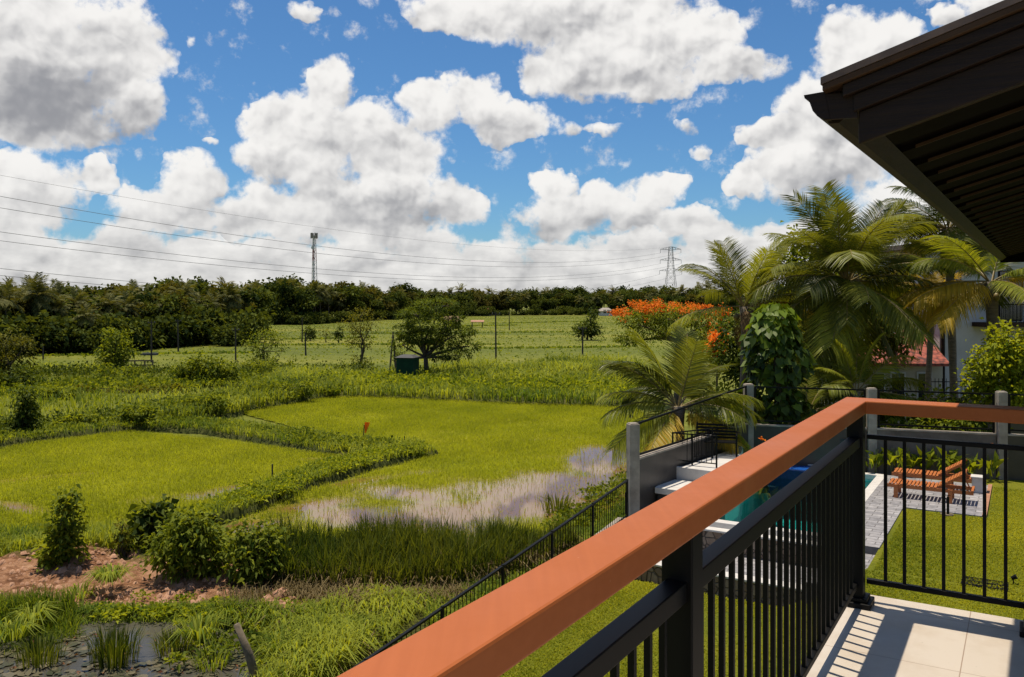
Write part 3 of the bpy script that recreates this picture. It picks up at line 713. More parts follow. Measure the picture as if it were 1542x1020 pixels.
# raised spa at the far end and the slate wall behind it
spa = thing('spa_basin', 'small raised blue tiled basin at the far end of the pool', 'basin', dn(25.4, -6.0, ZL))
S0, S1, N0, N1 = 26.0, 27.2, -6.65, -5.35
q = MB()
for (e0, e1, f0, f1) in ((S0, S0 + 0.2, N0, N1), (S1 - 0.2, S1, N0, N1), (S0 + 0.2, S1 - 0.2, N0, N0 + 0.2), (S0 + 0.2, S1 - 0.2, N1 - 0.2, N1)): q.dbox(e0, e1, f0, f1, 1.0, 1.90)
q.build('wall', M['navy_tile'], spa)
q = MB()
for (e0, e1, f0, f1) in ((S0 - 0.02, S0 + 0.2, N0 - 0.02, N0 + 0.20), (S1 - 0.2, S1, N0, N1), (S0 + 0.21, S1 - 0.21, N0, N0 + 0.2), (S0 + 0.2, S1 - 0.2, N1 - 0.2, N1 + 0.02)): q.dbox(e0, e1, f0, f1, 1.902, 1.94)
q.build('coping', M['pale_stone'], spa)
q = MB(); q.dbox(S0 + 0.205, S1 - 0.205, N0 + 0.205, N1 - 0.205, 1.80, 1.885); q.build('blue_floor', M['blue_tile'], spa)
sw = thing('slate_wall', 'dark split slate feature wall behind the pool', 'wall', dn(27.6, -5, ZL))
q = MB(); q.dbox(27.3, 27.55, -7.2, -4.45, 1.3, 2.75); q.build('wall', M['slate'], sw)

# stepped pale platform with its railing and bench, left of the pool
P1, P2, P3, P4 = Vector((2.95, 20.8, 0)), Vector((7.34, 26.5, 0)), Vector((10.85, 25.75, 0)), Vector((14.12, 24.62, 0))
wv = (P2 - P1).normalized(); wn_ = Vector((wv.y, -wv.x, 0))          # along the left wall, and away from it to the right
def wq(s, t, z): return Vector((P1.x, P1.y, z)) + wv * s + wn_ * t
plat = thing('stepped_platform', 'pale stone platform with a lower step beside the pool', 'platform', wq(2.5, 1.2, 1.8))
def wbox(mb, s0, s1, t0, t1, z0, z1): return mb.prism([wq(s0, t0, 0), wq(s0, t1, 0), wq(s1, t1, 0), wq(s1, t0, 0)], z0, z1)
q = MB(); q.prism([gp(1010, 720, 2.25), gp(1092, 731, 2.25), gp(1112, 700, 2.57), wq(6.4, 0.16, 0), wq(2.35, 0.16, 0)], 1.2, 2.57); 
plat_top = q.build('platform_block', M['pale_stone'], plat, bevel=0.01)
q = MB(); q.prism([gp(986, 734, 2.25), gp(1075, 746, 2.25), gp(1088, 731.5, 2.25), gp(1008.5, 721, 2.25)], 2.10, 2.25); q.build('step', M['pale_stone'], plat, bevel=0.008)
q = MB(); q.prism([gp(990, 734, 2.25), gp(1073, 745, 2.25), gp(1086, 732.5, 2.25), gp(1009.5, 722, 2.25)], 1.2, 2.098); q.build('step_base', M['dark_concrete'], plat)
m = MB(); m.prism([gp(960, 768, ZL), dn(19.1, -7.9, 0), dn(19.1, -7.36, 0), dn(27.0, -7.36, 0), wq(6.8, 0.1, 0), wq(0.2, 0.1, 0)], 1.0, ZL - 0.02); m.build('terrace', M['pale_stone'], kind='structure')
prail = thing('platform_railing', 'short black railing round the corner of the pale platform', 'railing', wq(2.6, 1.2, 2.57))
c0 = gp(1013, 698, 2.575); c1 = gp(1079, 704.5, 2.575); c2 = wq(3.9, 0.30, 2.575)
up_ = Vector((0, 0, 1))
for pa, pb in ((c0, c1), (c0, c2)):
    L = (pb - pa).length
    q = MB(); q.beam(pa + up_ * 0.82, pb + up_ * 0.82, 0.04, 0.03); q.build('top_rail', M['black_metal'], prail)
    q = MB(); q.beam(pa + up_ * 0.10, pb + up_ * 0.10, 0.03, 0.025); q.build('bottom_rail', M['black_metal'], prail)
    k = int(L / 0.125)
    for i in range(1, k):
        p = pa + (pb - pa) * i / k; q = MB(); q.beam(p + up_ * 0.113, p + up_ * 0.804, 0.014, 0.014); q.build('baluster', M['black_metal'], prail)
for p in (c0, c1, c2, c0 + (c1 - c0) * 0.45):
    q = MB(); q.beam(p, p + up_ * 0.84, 0.04, 0.04); q.build('post', M['black_metal'], prail)
bench = thing('garden_bench', 'black slatted metal bench against the left garden wall', 'bench', gp(1080, 694, 2.57))
b0, b1 = gp(1048, 688, 2.575), gp(1109, 691, 2.575)
bx = (b1 - b0).normalized(); by = Vector((-bx.y, bx.x, 0)); L = (b1 - b0).length
def bp(u, v, z): return Vector((b0.x, b0.y, 2.575 + z)) + bx * u + by * v
q = MB()
for i in range(5): q.beam(bp(0.02, 0.05 + i * 0.09, 0.42), bp(L - 0.02, 0.05 + i * 0.09, 0.42), 0.07, 0.025)
q.build('seat', M['black_metal'], bench)
q = MB()
for i in range(5): q.beam(bp(0.02, 0.47 + i * 0.02, 0.50 + i * 0.085), bp(L - 0.02, 0.47 + i * 0.02, 0.50 + i * 0.085), 0.02, 0.06)
q.build('backrest', M['black_metal'], bench)
for u in (0.0, L):
    q = MB(); q.tube([bp(u, 0.02, 0.0), bp(u, 0.03, 0.40), bp(u, 0.03, 0.62)], 0.022, 6); q.tube([bp(u, 0.52, 0.0), bp(u, 0.46, 0.42), bp(u, 0.57, 0.90)], 0.022, 6); q.build('leg', M['black_metal'], bench)
    q = MB(); q.tube([bp(u, -0.01, 0.61), bp(u, 0.25, 0.64), bp(u, 0.51, 0.62)], 0.024, 6); q.build('armrest', M['black_metal'], bench)

# concrete posts, precast walls and black wire frames along the back
POSTS = [(P1, 1.85, 3.97, 'square concrete post at the left corner of the garden wall'),
         (P2, 1.6, 4.36, 'tall concrete post at the back corner beside the leafy creeper'),
         (P3, 1.6, 4.31, 'concrete post behind the corner of the orange handrail'),
         (P4, 1.6, 4.33, 'concrete post right of the loungers on the back wall')]
pdir = [0.9, 0.2, -0.25, -0.3]
for (p, z0, z1, lab), r in zip(POSTS, pdir):
    t = thing('concrete_post', lab, 'post', (p.x, p.y, z0), 'concrete posts of the garden wall')
    w = 0.125 if p is not P2 else 0.13
    ux = Vector((math.cos(r * 0.3), math.sin(r * 0.3), 0)); uy = Vector((-ux.y, ux.x, 0))
    q = MB(); q.prism([p - ux * w - uy * w, p + ux * w - uy * w, p + ux * w + uy * w, p - ux * w + uy * w], z0 - 0.6, z1 - 0.022); q.build('shaft', M['concrete'], t, bevel=0.012)
    w2 = w - 0.02
    q = MB(); q.prism([p - ux * w2 - uy * w2, p + ux * w2 - uy * w2, p + ux * w2 + uy * w2, p - ux * w2 + uy * w2], z1 - 0.02, z1); q.build('cap', M['concrete'], t)
M['grey_panel'] = mat('grey_precast_panel', (0.17, 0.145, 0.12), (0.085, 0.072, 0.06), rough=0.8, scale=2.5, bmp=0.2, detail=8)
def garden_wall(label, pa, pb, za, zb, m, cap=True, zbot=1.0):
    t = thing('garden_wall', label, 'wall', ((pa.x + pb.x) / 2, (pa.y + pb.y) / 2, 1.8))
    ax = (pb - pa).normalized(); s = Vector((-ax.y, ax.x, 0)) * 0.06; a = pa + ax * 0.15; b_ = pb - ax * 0.15
    q = MB(); q.hexa([Vector((v.x, v.y, zbot)) for v in (a - s, b_ - s, b_ + s, a + s)], [Vector((v.x, v.y, z)) for v, z in ((a - s, za), (b_ - s, zb), (b_ + s, zb), (a + s, za))])
    q.build('panel', m, t)
    if cap:
        s2 = s * 1.4
        q = MB(); q.hexa([Vector((v.x, v.y, z + 0.003)) for v, z in ((a - s2, za), (b_ - s2, zb), (b_ + s2, zb), (a + s2, za))], [Vector((v.x, v.y, z + 0.05)) for v, z in ((a - s2, za), (b_ - s2, zb), (b_ + s2, zb), (a + s2, za))])
        q.build('coping', M['concrete'], t)
    return t
P5 = P4 + (P4 - P3).normalized() * 3.6
garden_wall('dark polished garden wall behind the pale platform', P1, P2, 3.05, 3.12, M['dark_concrete'])
garden_wall('grey garden wall between the creeper and the middle post', P2, P3, 3.06, 3.06, M['dark_concrete'])
garden_wall('grey precast garden wall behind the orange loungers', P3, P4, 3.06, 3.06, M['grey_panel'])
garden_wall('dark garden wall at the right edge beyond the last post', P4, P5, 3.06, 3.06, M['dark_concrete'])
def wire_frame(label, pa, pb, z0a, z0b, z1a, z1b, mids=1):
    t = thing('wire_frame', label, 'fence', ((pa.x + pb.x) / 2, (pa.y + pb.y) / 2, z0a), 'black tube frames on the garden wall')
    ax = (pb - pa).normalized(); a = pa + ax * 0.2; b_ = pb - ax * 0.2
    P_ = lambda p, z: Vector((p.x, p.y, z))
    q = MB(); q.beam(P_(a, z1a), P_(b_, z1b), 0.045, 0.045); q.build('top_tube', M['black_metal'], t)
    q = MB(); q.beam(P_(a, z0a), P_(b_, z0b), 0.045, 0.045); q.build('bottom_tube', M['black_metal'], t)
    for p, l, h_ in ((a, z0a, z1a), (b_, z0b, z1b)):
        q = MB(); q.beam(P_(p, l - 0.1), P_(p, h_ + 0.02), 0.05, 0.05); q.build('upright', M['black_metal'], t)
    return t
wire_frame('black tube frame on the dark wall behind the platform', P1, P2, 3.16, 3.24, 3.93, 4.29)
wire_frame('black tube frame above the wall in front of the creeper', P2, P3, 3.22, 3.22, 4.27, 4.24)
wire_frame('black tube frame above the wall behind the loungers', P3, P4, 3.22, 3.22, 4.24, 4.24)
wire_frame('black tube frame at the right edge above the dark wall', P4, P5, 3.22, 3.22, 4.24, 4.24)

# the black boundary fence along the field
fence = thing('boundary_fence', 'low black metal picket fence between the lawn and the wet fields', 'fence', dn(12, FENCE_N, 1.2))
def fz(d): return wall_top(d) + 0.05
segs = [5.6 + 1.85 * i for i in range(8)]
fence_pts = [s for s in segs if s <= 18.6]; fence_pts[-1] = 18.55
for i, d in enumerate(fence_pts):
    q = MB(); q.dbox(d - 0.022, d + 0.022, FENCE_N - 0.022, FENCE_N + 0.022, fz(d) - 0.003, fz(d) + 0.93); q.build('post', M['black_metal'], fence)
q = MB()
Lq = [dn(d, FENCE_N, fz(d) + 0.90) for d in (5.6, 8.7, 18.5, 18.55)]
for a, b_ in zip(Lq[:-1], Lq[1:]): q.beam(a, b_, 0.05, 0.035)
q.build('top_rail', M['black_metal'], fence)
q = MB()
Lq = [dn(d, FENCE_N, fz(d) + 0.08) for d in (5.6, 8.7, 18.5, 18.55)]
for a, b_ in zip(Lq[:-1], Lq[1:]): q.beam(a, b_, 0.03, 0.025)
q.build('bottom_rail', M['black_metal'], fence)
bal = []
for i in range(len(fence_pts) - 1):
    d0, d1 = fence_pts[i], fence_pts[i + 1]; k = max(2, int(round((d1 - d0) / 0.115)))
    bal += [d0 + (d1 - d0) * j / k for j in range(1, k)]
bal.sort(); extra = MB()
near_first = sorted(bal)
show = [d for d in near_first if d > 8.3][:98]
for d in bal:
    q = MB() if d in show else extra
    q.beam(dn(d, FENCE_N, fz(d) + 0.093), dn(d, FENCE_N, fz(d) + 0.882), 0.014, 0.014)
    if d in show: q.build('baluster', M['black_metal'], fence)
if extra.v: extra.build('balusters_far', M['black_metal'], fence, kind='stuff').name = 'picket_run'

# loungers, stool, tap, grates
def lounger(d, label, n_foot=-3.12, n_head=-1.12):
    t = thing('sun_lounger', label, 'sun lounger', dn(d, -2, ZL + 0.03), 'orange loungers on the pavers')
    zb = ZL + 0.028; zs = zb + 0.36; hw = 0.31; hinge = n_head - 0.80
    for s in (-1, 1):
        q = MB(); q.dbox(d + s * hw - 0.02, d + s * hw + 0.02, n_foot, n_head, zs - 0.10, zs - 0.012); q.build('side_rail', M['lounger'], t, bevel=0.005)
        for n in (n_foot + 0.22, n_head - 0.52):
            q = MB(); q.dbox(d + s * (hw + 0.042) - 0.02, d + s * (hw + 0.042) + 0.02, n - 0.05, n + 0.05, zb, zs - 0.013); q.build('leg', M['lounger'], t, bevel=0.004)
    n = n_foot + 0.05; i = 0
    while n < hinge - 0.05:
        q = MB(); q.dbox(d - hw - 0.03, d + hw + 0.03, n, n + 0.062, zs - 0.010, zs + 0.012); q.build('slat', M['lounger'], t, bevel=0.003); n += 0.088
    an = R(33); ca, sa = math.cos(an), math.sin(an)
    back = MB()
    for s in (-1, 1): back.beam(dn(d + s * (hw - 0.05), hinge, zs - 0.01), dn(d + s * (hw - 0.05), hinge + 0.78 * ca, zs - 0.01 + 0.78 * sa), 0.035, 0.045)
    bo = back.build('backrest', M['lounger'], t)
    q = MB(); u = 0.02
    while u < 0.74:
        a = dn(d - hw - 0.01, hinge + (u + 0.03) * ca - 0.03 * sa, zs + (u + 0.03) * sa + 0.03 * ca - 0.004)
        c = dn(d + hw + 0.01, hinge + (u + 0.03) * ca - 0.03 * sa, zs + (u + 0.03) * sa + 0.03 * ca - 0.004)
        q.beam(a, c, 0.062, 0.02, up=(DV * 0 + NV * (-sa) + Vector((0, 0, ca)))); u += 0.086
    q.build('back_slats', M['lounger'], bo)
    q = MB(); q.beam(dn(d - hw + 0.05, hinge + 0.62 * ca, zs + 0.60 * sa), dn(d - hw + 0.05, hinge + 0.70, zs - 0.06), 0.03, 0.03)
    q.beam(dn(d + hw - 0.05, hinge + 0.62 * ca, zs + 0.60 * sa), dn(d + hw - 0.05, hinge + 0.70, zs - 0.06), 0.03, 0.03); q.build('strut', M['lounger'], t)
    q = MB(); q.dbox(d - hw - 0.02, d + hw + 0.02, n_head - 0.055, n_head, zs - 0.011, zs + 0.012); q.build('slat', M['lounger'], t, bevel=0.003)
lounger(24.5, 'nearer slatted orange wooden lounger, beside the lawn')
lounger(26.1, 'farther slatted orange wooden lounger, close to the back wall plants', -3.2, -1.24)
st = thing('side_table', 'small pale cube table at the corner of the pavers', 'table', dn(26.0, -1.1, ZL + 0.03))
q = MB(); q.dbox(25.83, 26.15, -1.24, -0.94, ZL + 0.03, ZL + 0.42); q.build('body', M['pale_stone'], st, bevel=0.01)
q = MB(); q.dbox(25.80, 26.18, -1.27, -0.91, ZL + 0.421, ZL + 0.46); q.build('top', M['pale_stone'], st, bevel=0.008)
tp = gp(1427.5, 776, ZL); tap = thing('garden_tap', 'black garden tap on a short post in the lawn', 'tap', tp)
q = MB(); q.tube([tp, tp + up_ * 0.44], 0.03, 10); q.build('post', M['black_metal'], tap)
q = MB(); q.tube([tp + up_ * 0.38, tp + up_ * 0.39 - NV * 0.08, tp + up_ * 0.33 - NV * 0.12], 0.018, 8); q.build('spout', M['black_metal'], tap)
q = MB(); q.tube([tp + up_ * 0.441, tp + up_ * 0.47], 0.012, 6); q.beam(tp + up_ * 0.48 - NV * 0.05, tp + up_ * 0.48 + NV * 0.05, 0.015, 0.012); q.build('handle', M['black_metal'], tap)
q = MB(); q.tube([tp + up_ * 0.002 - NV * 0.02, tp + up_ * 0.03 - NV * 0.02], 0.15, 14); q.build('base_ring', M['stake_wood'], tap)
gr = thing('drain_grate', 'black two-row drain grate set in the lawn', 'grate', dn(17.75, -0.65, ZL))
g0, g1, h0, h1 = 17.50, 17.98, -1.02, -0.27
q = MB(); q.dbox(g0, g1, h0, h1, ZL - 0.04, ZL + 0.006); q.build('tray', M['black_metal'], gr)
q = MB()
for i in range(10): n = h0 + 0.015 + (h1 - h0 - 0.03) * i / 9; q.dbox(g0 + 0.03, g1 - 0.03, n - 0.012, n + 0.012, ZL + 0.0065, ZL + 0.022)
for dq in (g0 + 0.015, (g0 + g1) / 2, g1 - 0.015): q.dbox(dq - 0.014, dq + 0.014, h0, h1, ZL + 0.023, ZL + 0.035)
q.build('bars', M['black_metal'], gr)
sp = gp(1526, 880, ZL); spt = thing('garden_spotlight', 'small black spotlight on a spike in the lawn', 'spotlight', sp)
q = MB(); q.tube([sp, sp + up_ * 0.1], 0.012, 6); q.build('spike', M['black_metal'], spt)
q = MB(); q.tube([sp + up_ * 0.10 - NV * 0.03 , sp + up_ * 0.15 + NV * 0.05], [0.03, 0.045], 10); q.build('head', M['black_metal'], spt)
lp = gp(944, 774, 1.75); lmp = thing('bollard_lamp', 'short black bollard light at the end of the picket fence', 'lamp', lp)
q = MB(); q.tube([lp, lp + up_ * 0.42], 0.035, 8); q.build('post', M['black_metal'], lmp)
q = MB(); q.tube([lp + up_ * 0.421, lp + up_ * 0.52], [0.06, 0.05], 10); q.build('head', M['black_metal'], lmp)

# neighbour's house beyond the wall
nh = thing('neighbour_house', 'white two-storey house behind the palms with a balcony', 'house', (26, 45, 1))
q = MB(); q.box(21.3, 36, 42.5, 54, 0.0, 9.6); q.build('wall', M['white_wall'], nh)
q = MB(); q.box(20.6, 37, 41.6, 55, 9.6, 9.85); q.build('roof', M['roof_tile'], nh)
q = MB(); q.box(22.9, 30, 41.2, 42.498, 5.62, 5.84); q.build('balcony', M['batten'], nh)
nb = MB()
nb.beam((22.95, 41.25, 6.72), (30, 41.25, 6.72), 0.05, 0.05)
for i in range(40): nb.box(22.95 + i * 0.178, 22.97 + i * 0.178, 41.24, 41.26, 5.842, 6.69)
nb.build('balcony_railing', M['black_metal'], nh)
for (x0, x1, z0, z1) in ((21.95, 22.35, 6.4, 8.9), (24.2, 25.4, 5.9, 8.4), (24.4, 25.6, 1.6, 4.0)):
    q = MB(); q.box(x0, x1, 42.44, 42.498, z0, z1); fr = q.build('window', M['dark_wood'], nh)
    q = MB(); q.box(x0 + 0.06, x1 - 0.06, 42.41, 42.438, z0 + 0.06, z1 - 0.06); q.build('pane', M['glass'], fr)
q = MB(); q.tube([(21.42, 42.40, 0.2), (21.42, 42.40, 9.5)], 0.09, 8); q.build('downpipe', M['dark_wood'], nh)
an = thing('tiled_annex', 'low cream annex with a red clay tile roof beside the white house', 'annex', (19, 43, 1))
q = MB(); q.box(16.2, 21.2, 42.0, 45.5, 0.0, 3.75); q.build('wall', M['cream_wall'], an)
q = MB()
q.poly([(15.7, 41.3, 3.86), (21.22, 41.3, 3.86), (21.22, 44.0, 5.25), (19.9, 44.0, 5.25), (15.7, 46, 3.86), (21.22, 46, 3.86)], [(0, 1, 2, 3), (0, 3, 4), (3, 2, 5, 4)])
q.poly([(15.7, 41.3, 3.72), (21.22, 41.3, 3.72), (21.22, 41.3, 3.858), (15.7, 41.3, 3.858)], [(0, 1, 2, 3)])
q.build('roof', M['red_tile'], an)
q = MB(); q.tube([(19.8, 43.97, 5.27), (21.25, 43.97, 5.30)], 0.12, 8); q.build('ridge_tiles', M['red_tile'], an)
for x0 in (17.6, 18.6, 19.9):
    q = MB(); q.box(x0, x0 + 0.75, 41.94, 41.998, 1.2, 3.4); fr = q.build('window', M['white_paint'], an)
    q = MB(); q.box(x0 + 0.08, x0 + 0.67, 41.91, 41.938, 1.28, 3.32); q.build('pane', M['glass'], fr)
nf = thing('neighbour_fence', 'low dark railing fence in front of the white house', 'fence', (22, 38, 1))
q = MB(); q.box(18.5, 30, 37.9, 38.1, 0.2, 2.6); q.build('plinth', M['dark_concrete'], nf)
q = MB(); q.beam((18.5, 38, 3.3), (30, 38, 3.3), 0.04, 0.04)
for i in range(70): q.box(18.5 + i * 0.165, 18.52 + i * 0.165, 37.99, 38.01, 2.602, 3.45)
q.build('railing', M['black_metal'], nf)

# ------------------------------------------------------------------ rice fields, banks, ditches
PA = pxpoly([(-140, 700), (60, 668), (192, 650), (330, 664), (525, 690), (432, 728), (310, 772), (235, 780), (110, 806), (-120, 815)])
PB = pxpoly([(345, 618), (420, 606), (520, 597), (620, 600), (800, 607), (955, 612), (985, 640), (965, 700), (955, 745), (880, 800), (800, 840), (640, 850), (500, 835), (345, 815), (338, 792), (480, 735), (640, 690), (640, 672), (560, 662), (450, 645)])
def wet(P):
    """how open the water is, 0 dense rice .. 1 bare water"""
    w = np.zeros(len(P))
    def blob(px, py, rx, ry, s, ang=0.0):
        c = gp(px, py); dx, dy = P[:, 0] - c.x, P[:, 1] - c.y
        ca, sa = math.cos(ang), math.sin(ang); u, v = dx * ca + dy * sa, -dx * sa + dy * ca
        return s * np.exp(-(u / rx) ** 2 - (v / ry) ** 2)
    for a in ((850, 735, 4.2, 3.6, 1.15, 1.0), (905, 700, 1.8, 5.0, 1.15, -0.1), (800, 760, 3.0, 2.6, 0.9, 0), (640, 795, 4.0, 1.6, 0.75, 0), (700, 738, 6.0, 2.8, 0.72, 0.1), (540, 775, 4.5, 2.4, 0.68, 0.1), (660, 775, 5, 2.4, 0.8, 0), (440, 790, 3, 1.4, 0.7, 0),
              (480, 760, 3.4, 1.2, 0.75, 0.7), (560, 722, 3.4, 1.1, 0.75, 0.6), (390, 790, 2.2, 1.0, 0.9, 0.6), (860, 660, 4.5, 0.5, 0.5, 0.25), (800, 690, 4, 0.8, 0.35, 0.3),
              (300, 748, 2.6, 1.0, 0.75, 0.35), (370, 735, 1.6, 0.8, 0.8, 0.5), (40, 722, 3.0, 0.45, 0.75, 0.55), (20, 765, 2.2, 0.6, 0.75, -0.5), (500, 693, 2.5, 0.6, 0.7, 0)):
        w = np.maximum(w, blob(*a))
    n = vnoise(P, 0.55, 3, 4); n2 = vnoise(P, 1.7, 5, 3)
    return np.clip((w + n * 0.24 * (0.25 + w) + n2 * 0.26 * (0.12 + w) - 0.27) * 1.9, 0, 1)
def paddy_sheet(poly, z, name='rice_field'):
    a = np.array([(p[0], p[1]) for p in poly]); lo, hi = a.min(0), a.max(0); s = 0.16
    nx, ny = int((hi[0] - lo[0]) / s) + 2, int((hi[1] - lo[1]) / s) + 2
    gx, gy = np.meshgrid(lo[0] + np.arange(nx) * s, lo[1] + np.arange(ny) * s); G = np.stack([gx.ravel(), gy.ravel()], 1)
    idx = np.arange(nx * ny).reshape(ny, nx)
    Q = np.stack([idx[:-1, :-1], idx[:-1, 1:], idx[1:, 1:], idx[1:, :-1]], -1).reshape(-1, 4)
    keep = inside(G[Q].mean(1), a); Q = Q[keep]
    used = np.unique(Q); remap = -np.ones(nx * ny, int); remap[used] = np.arange(len(used))
    V = np.concatenate([G[used], np.full((len(used), 1), z)], 1)
    return np_mesh(name, V, remap[Q], M['paddy'], None, wet(G[used]), kind='structure')
paddy_sheet(PA, 0.0); paddy_sheet(PB, 0.0)
def rice(poly, n, name, label):
    P = scatter(poly, n); w = wet(P)
    keep = RNG.uniform(0, 1, len(P)) > np.clip(w * 1.12, 0, 0.94); P, w = P[keep], w[keep]
    N = len(P); lv = LV()
    tn = np.clip(0.45 + 0.38 * vnoise(P, 0.22, 9, 5) + 0.2 * vnoise(P, 1.3, 10, 3) + RNG.normal(0, 0.09, N), 0, 1); hv = 1 + 0.35 * vnoise(P, 0.7, 12, 4)
    lv.blades(np.c_[P, np.zeros(N)], RNG.uniform(0.10, 0.25, N) * hv, RNG.uniform(0.010, 0.022, N), RNG.uniform(0.3, 1.0, N), tn)
    o = lv.build(name, M['rice'], kind='stuff'); props(o, label, 'rice')
rice(PA, 90000, 'rice_plants', 'young yellow-green rice in the left flooded field')
rice(PB, 190000, 'rice_plants', 'young yellow-green rice thinning into open water in the right field')

# banks between the fields: an earth ridge and the grass on it
def bank(line, w, hgt, name='field_bank'):
    pts = [gp(*p) for p in line]; q = MB(); k = len(pts); rows = []
    fine = []
    for i in range(k - 1):
        for t in np.linspace(0, 1, 7)[:-1]: fine.append((pts[i].lerp(pts[i + 1], t), w[i] + (w[i + 1] - w[i]) * t))
    fine.append((pts[-1], w[-1]))
    for i, (p, ww) in enumerate(fine):
        t = (fine[min(i + 1, len(fine) - 1)][0] - fine[max(i - 1, 0)][0]).normalized(); s = Vector((-t.y, t.x, 0))
        rows.append([p + s * ww * 1.0 + Vector((0, 0, -0.1)), p + s * ww * 0.8 + Vector((0, 0, hgt * RNG.uniform(0.6, 1))), p + Vector((0, 0, hgt * RNG.uniform(0.9, 1.15))), p - s * ww * 0.8 + Vector((0, 0, hgt * RNG.uniform(0.6, 1))), p - s * ww + Vector((0, 0, -0.1))])
    V = [v for r in rows for v in r]; F = [(i * 5 + j, i * 5 + j + 1, i * 5 + j + 6, i * 5 + j + 5) for i in range(len(rows) - 1) for j in range(4)]
    q.poly(V, F); q.build(name, M['rough_grass'], kind='structure', smooth=True)
    return strip(pts, [x * 1.0 for x in w])
GR = {}
def grass(poly, dens, hmin, hmax, wmin, wmax, m, lean=(0.2, 0.9), z=0.05, clump=0.5, tb=0.45, name='bank_grass', label=None, cat='grass', nz_=0.35, hn=0.0, maxn=120000):
    n = int(min(maxn, dens * area(poly))); P = scatter(poly, n)
    c = vnoise(P, 1.1, 21, 3)
    keep = RNG.uniform(-1, 1, len(P)) < (c * clump + (1 - clump)); P = P[keep]; N = len(P)
    hz = (1 + hn * vnoise(P, 0.5, 31, 3))
    tn = np.clip(tb + nz_ * vnoise(P, 0.6, 17, 3) + RNG.normal(0, 0.18, N), 0, 1)
    lv = LV(); lv.blades(np.c_[P, np.full(N, z)], RNG.uniform(hmin, hmax, N) * hz, RNG.uniform(wmin, wmax, N), RNG.uniform(lean[0], lean[1], N), tn, droop=0.25)
    GR.setdefault((name, label, cat), []).append((lv, m)); return lv
def grass_done():
    for (name, label, cat), lst in GR.items():
        for mm in sorted({id(x[1]): x[1] for x in lst}.values(), key=lambda q: q.name):
            big = LV()
            for lv, m_ in lst:
                if m_ is mm:
                    for V, Q, T in zip(lv.V, lv.Q, lv.T): big._add(V, Q - Q.min(), T)
            props(big.build(name, mm, kind='stuff'), label, cat)
bk1 = bank([(-120, 690), (0, 668), (110, 655), (205, 643), (250, 643)], [1.1, 1.1, 1.2, 1.5, 1.6], 0.35)
bk2 = bank([(215, 642), (330, 648), (430, 664), (520, 679), (600, 684), (632, 684)], [1.4, 1.2, 1.2, 1.4, 1.5, 1.1], 0.32)
bk3 = bank([(632, 682), (560, 697), (490, 718), (420, 742), (360, 768), (320, 790)], [1.3, 0.95, 0.8, 0.75, 0.8, 0.15], 0.30)
bk4 = bank([(228, 640), (290, 628), (360, 614), (440, 600), (520, 588)], [2.0, 2.2, 2.2, 2.2, 2.6], 0.4)
bk5 = bank([(500, 588), (600, 588), (700, 592), (800, 596), (955, 602)], [5.0, 5.5, 5.5, 5.5, 5.0], 0.4)
L_ = 'dense green grass on the earth banks between the rice fields'
grass(bk1, 130, 0.2, 0.55, 0.02, 0.045, M['grass_lush'], z=0.2, name='bank_grass', label=L_, tb=0.35)
grass(bk2, 150, 0.2, 0.6, 0.02, 0.045, M['grass_lush'], z=0.2, name='bank_grass', label=L_, tb=0.45)
grass(bk3, 210, 0.2, 0.5, 0.02, 0.04, M['grass_lush'], z=0.2, name='bank_grass', label=L_, tb=0.5)
grass(bk4, 70, 0.6, 1.3, 0.035, 0.08, M['grass_tall'], z=0.2, name='bank_grass', label=L_, tb=0.40)
grass(bk5, 45, 0.5, 1.1, 0.04, 0.09, M['grass_lush'], z=0.2, name='bank_grass', label=L_, tb=0.40)
grass(pxpoly([(560, 572), (640, 566), (760, 556), (880, 552), (960, 556), (985, 590), (860, 592), (640, 590)]), 34, 0.8, 1.7, 0.05, 0.11, M['grass_tall'], z=0.1, name='tall_grass', label='tall pale reeds and grass across the far side of the right field', tb=0.58, hn=0.45, lean=(0.3, 1.0), nz_=0.5)
grass(pxpoly([(400, 600), (420, 570), (520, 560), (600, 575), (600, 592), (520, 592)]), 40, 0.6, 1.4, 0.05, 0.1, M['grass_tall'], z=0.1, name='tall_grass', label='tall pale reeds and grass across the far side of the right field', tb=0.6, hn=0.3, lean=(0.3, 1.0))
# overgrown meadow at the left between the banks
grass(pxpoly([(-150, 672), (-150, 560), (60, 548), (250, 556), (420, 556), (520, 570), (430, 596), (230, 632)]), 9, 0.3, 0.9, 0.05, 0.10, M['grass_tall'], z=-0.05, name='meadow_grass', label='rough meadow grass on the left between banks and trees', tb=0.55, hn=0.5, maxn=60000)
grass(pxpoly([(-150, 650), (-150, 600), (60, 590), (240, 600), (180, 632)]), 14, 0.15, 0.4, 0.04, 0.08, M['rice'], z=-0.05, name='meadow_grass', label='rough meadow grass on the left between banks and trees', tb=0.2, maxn=30000)
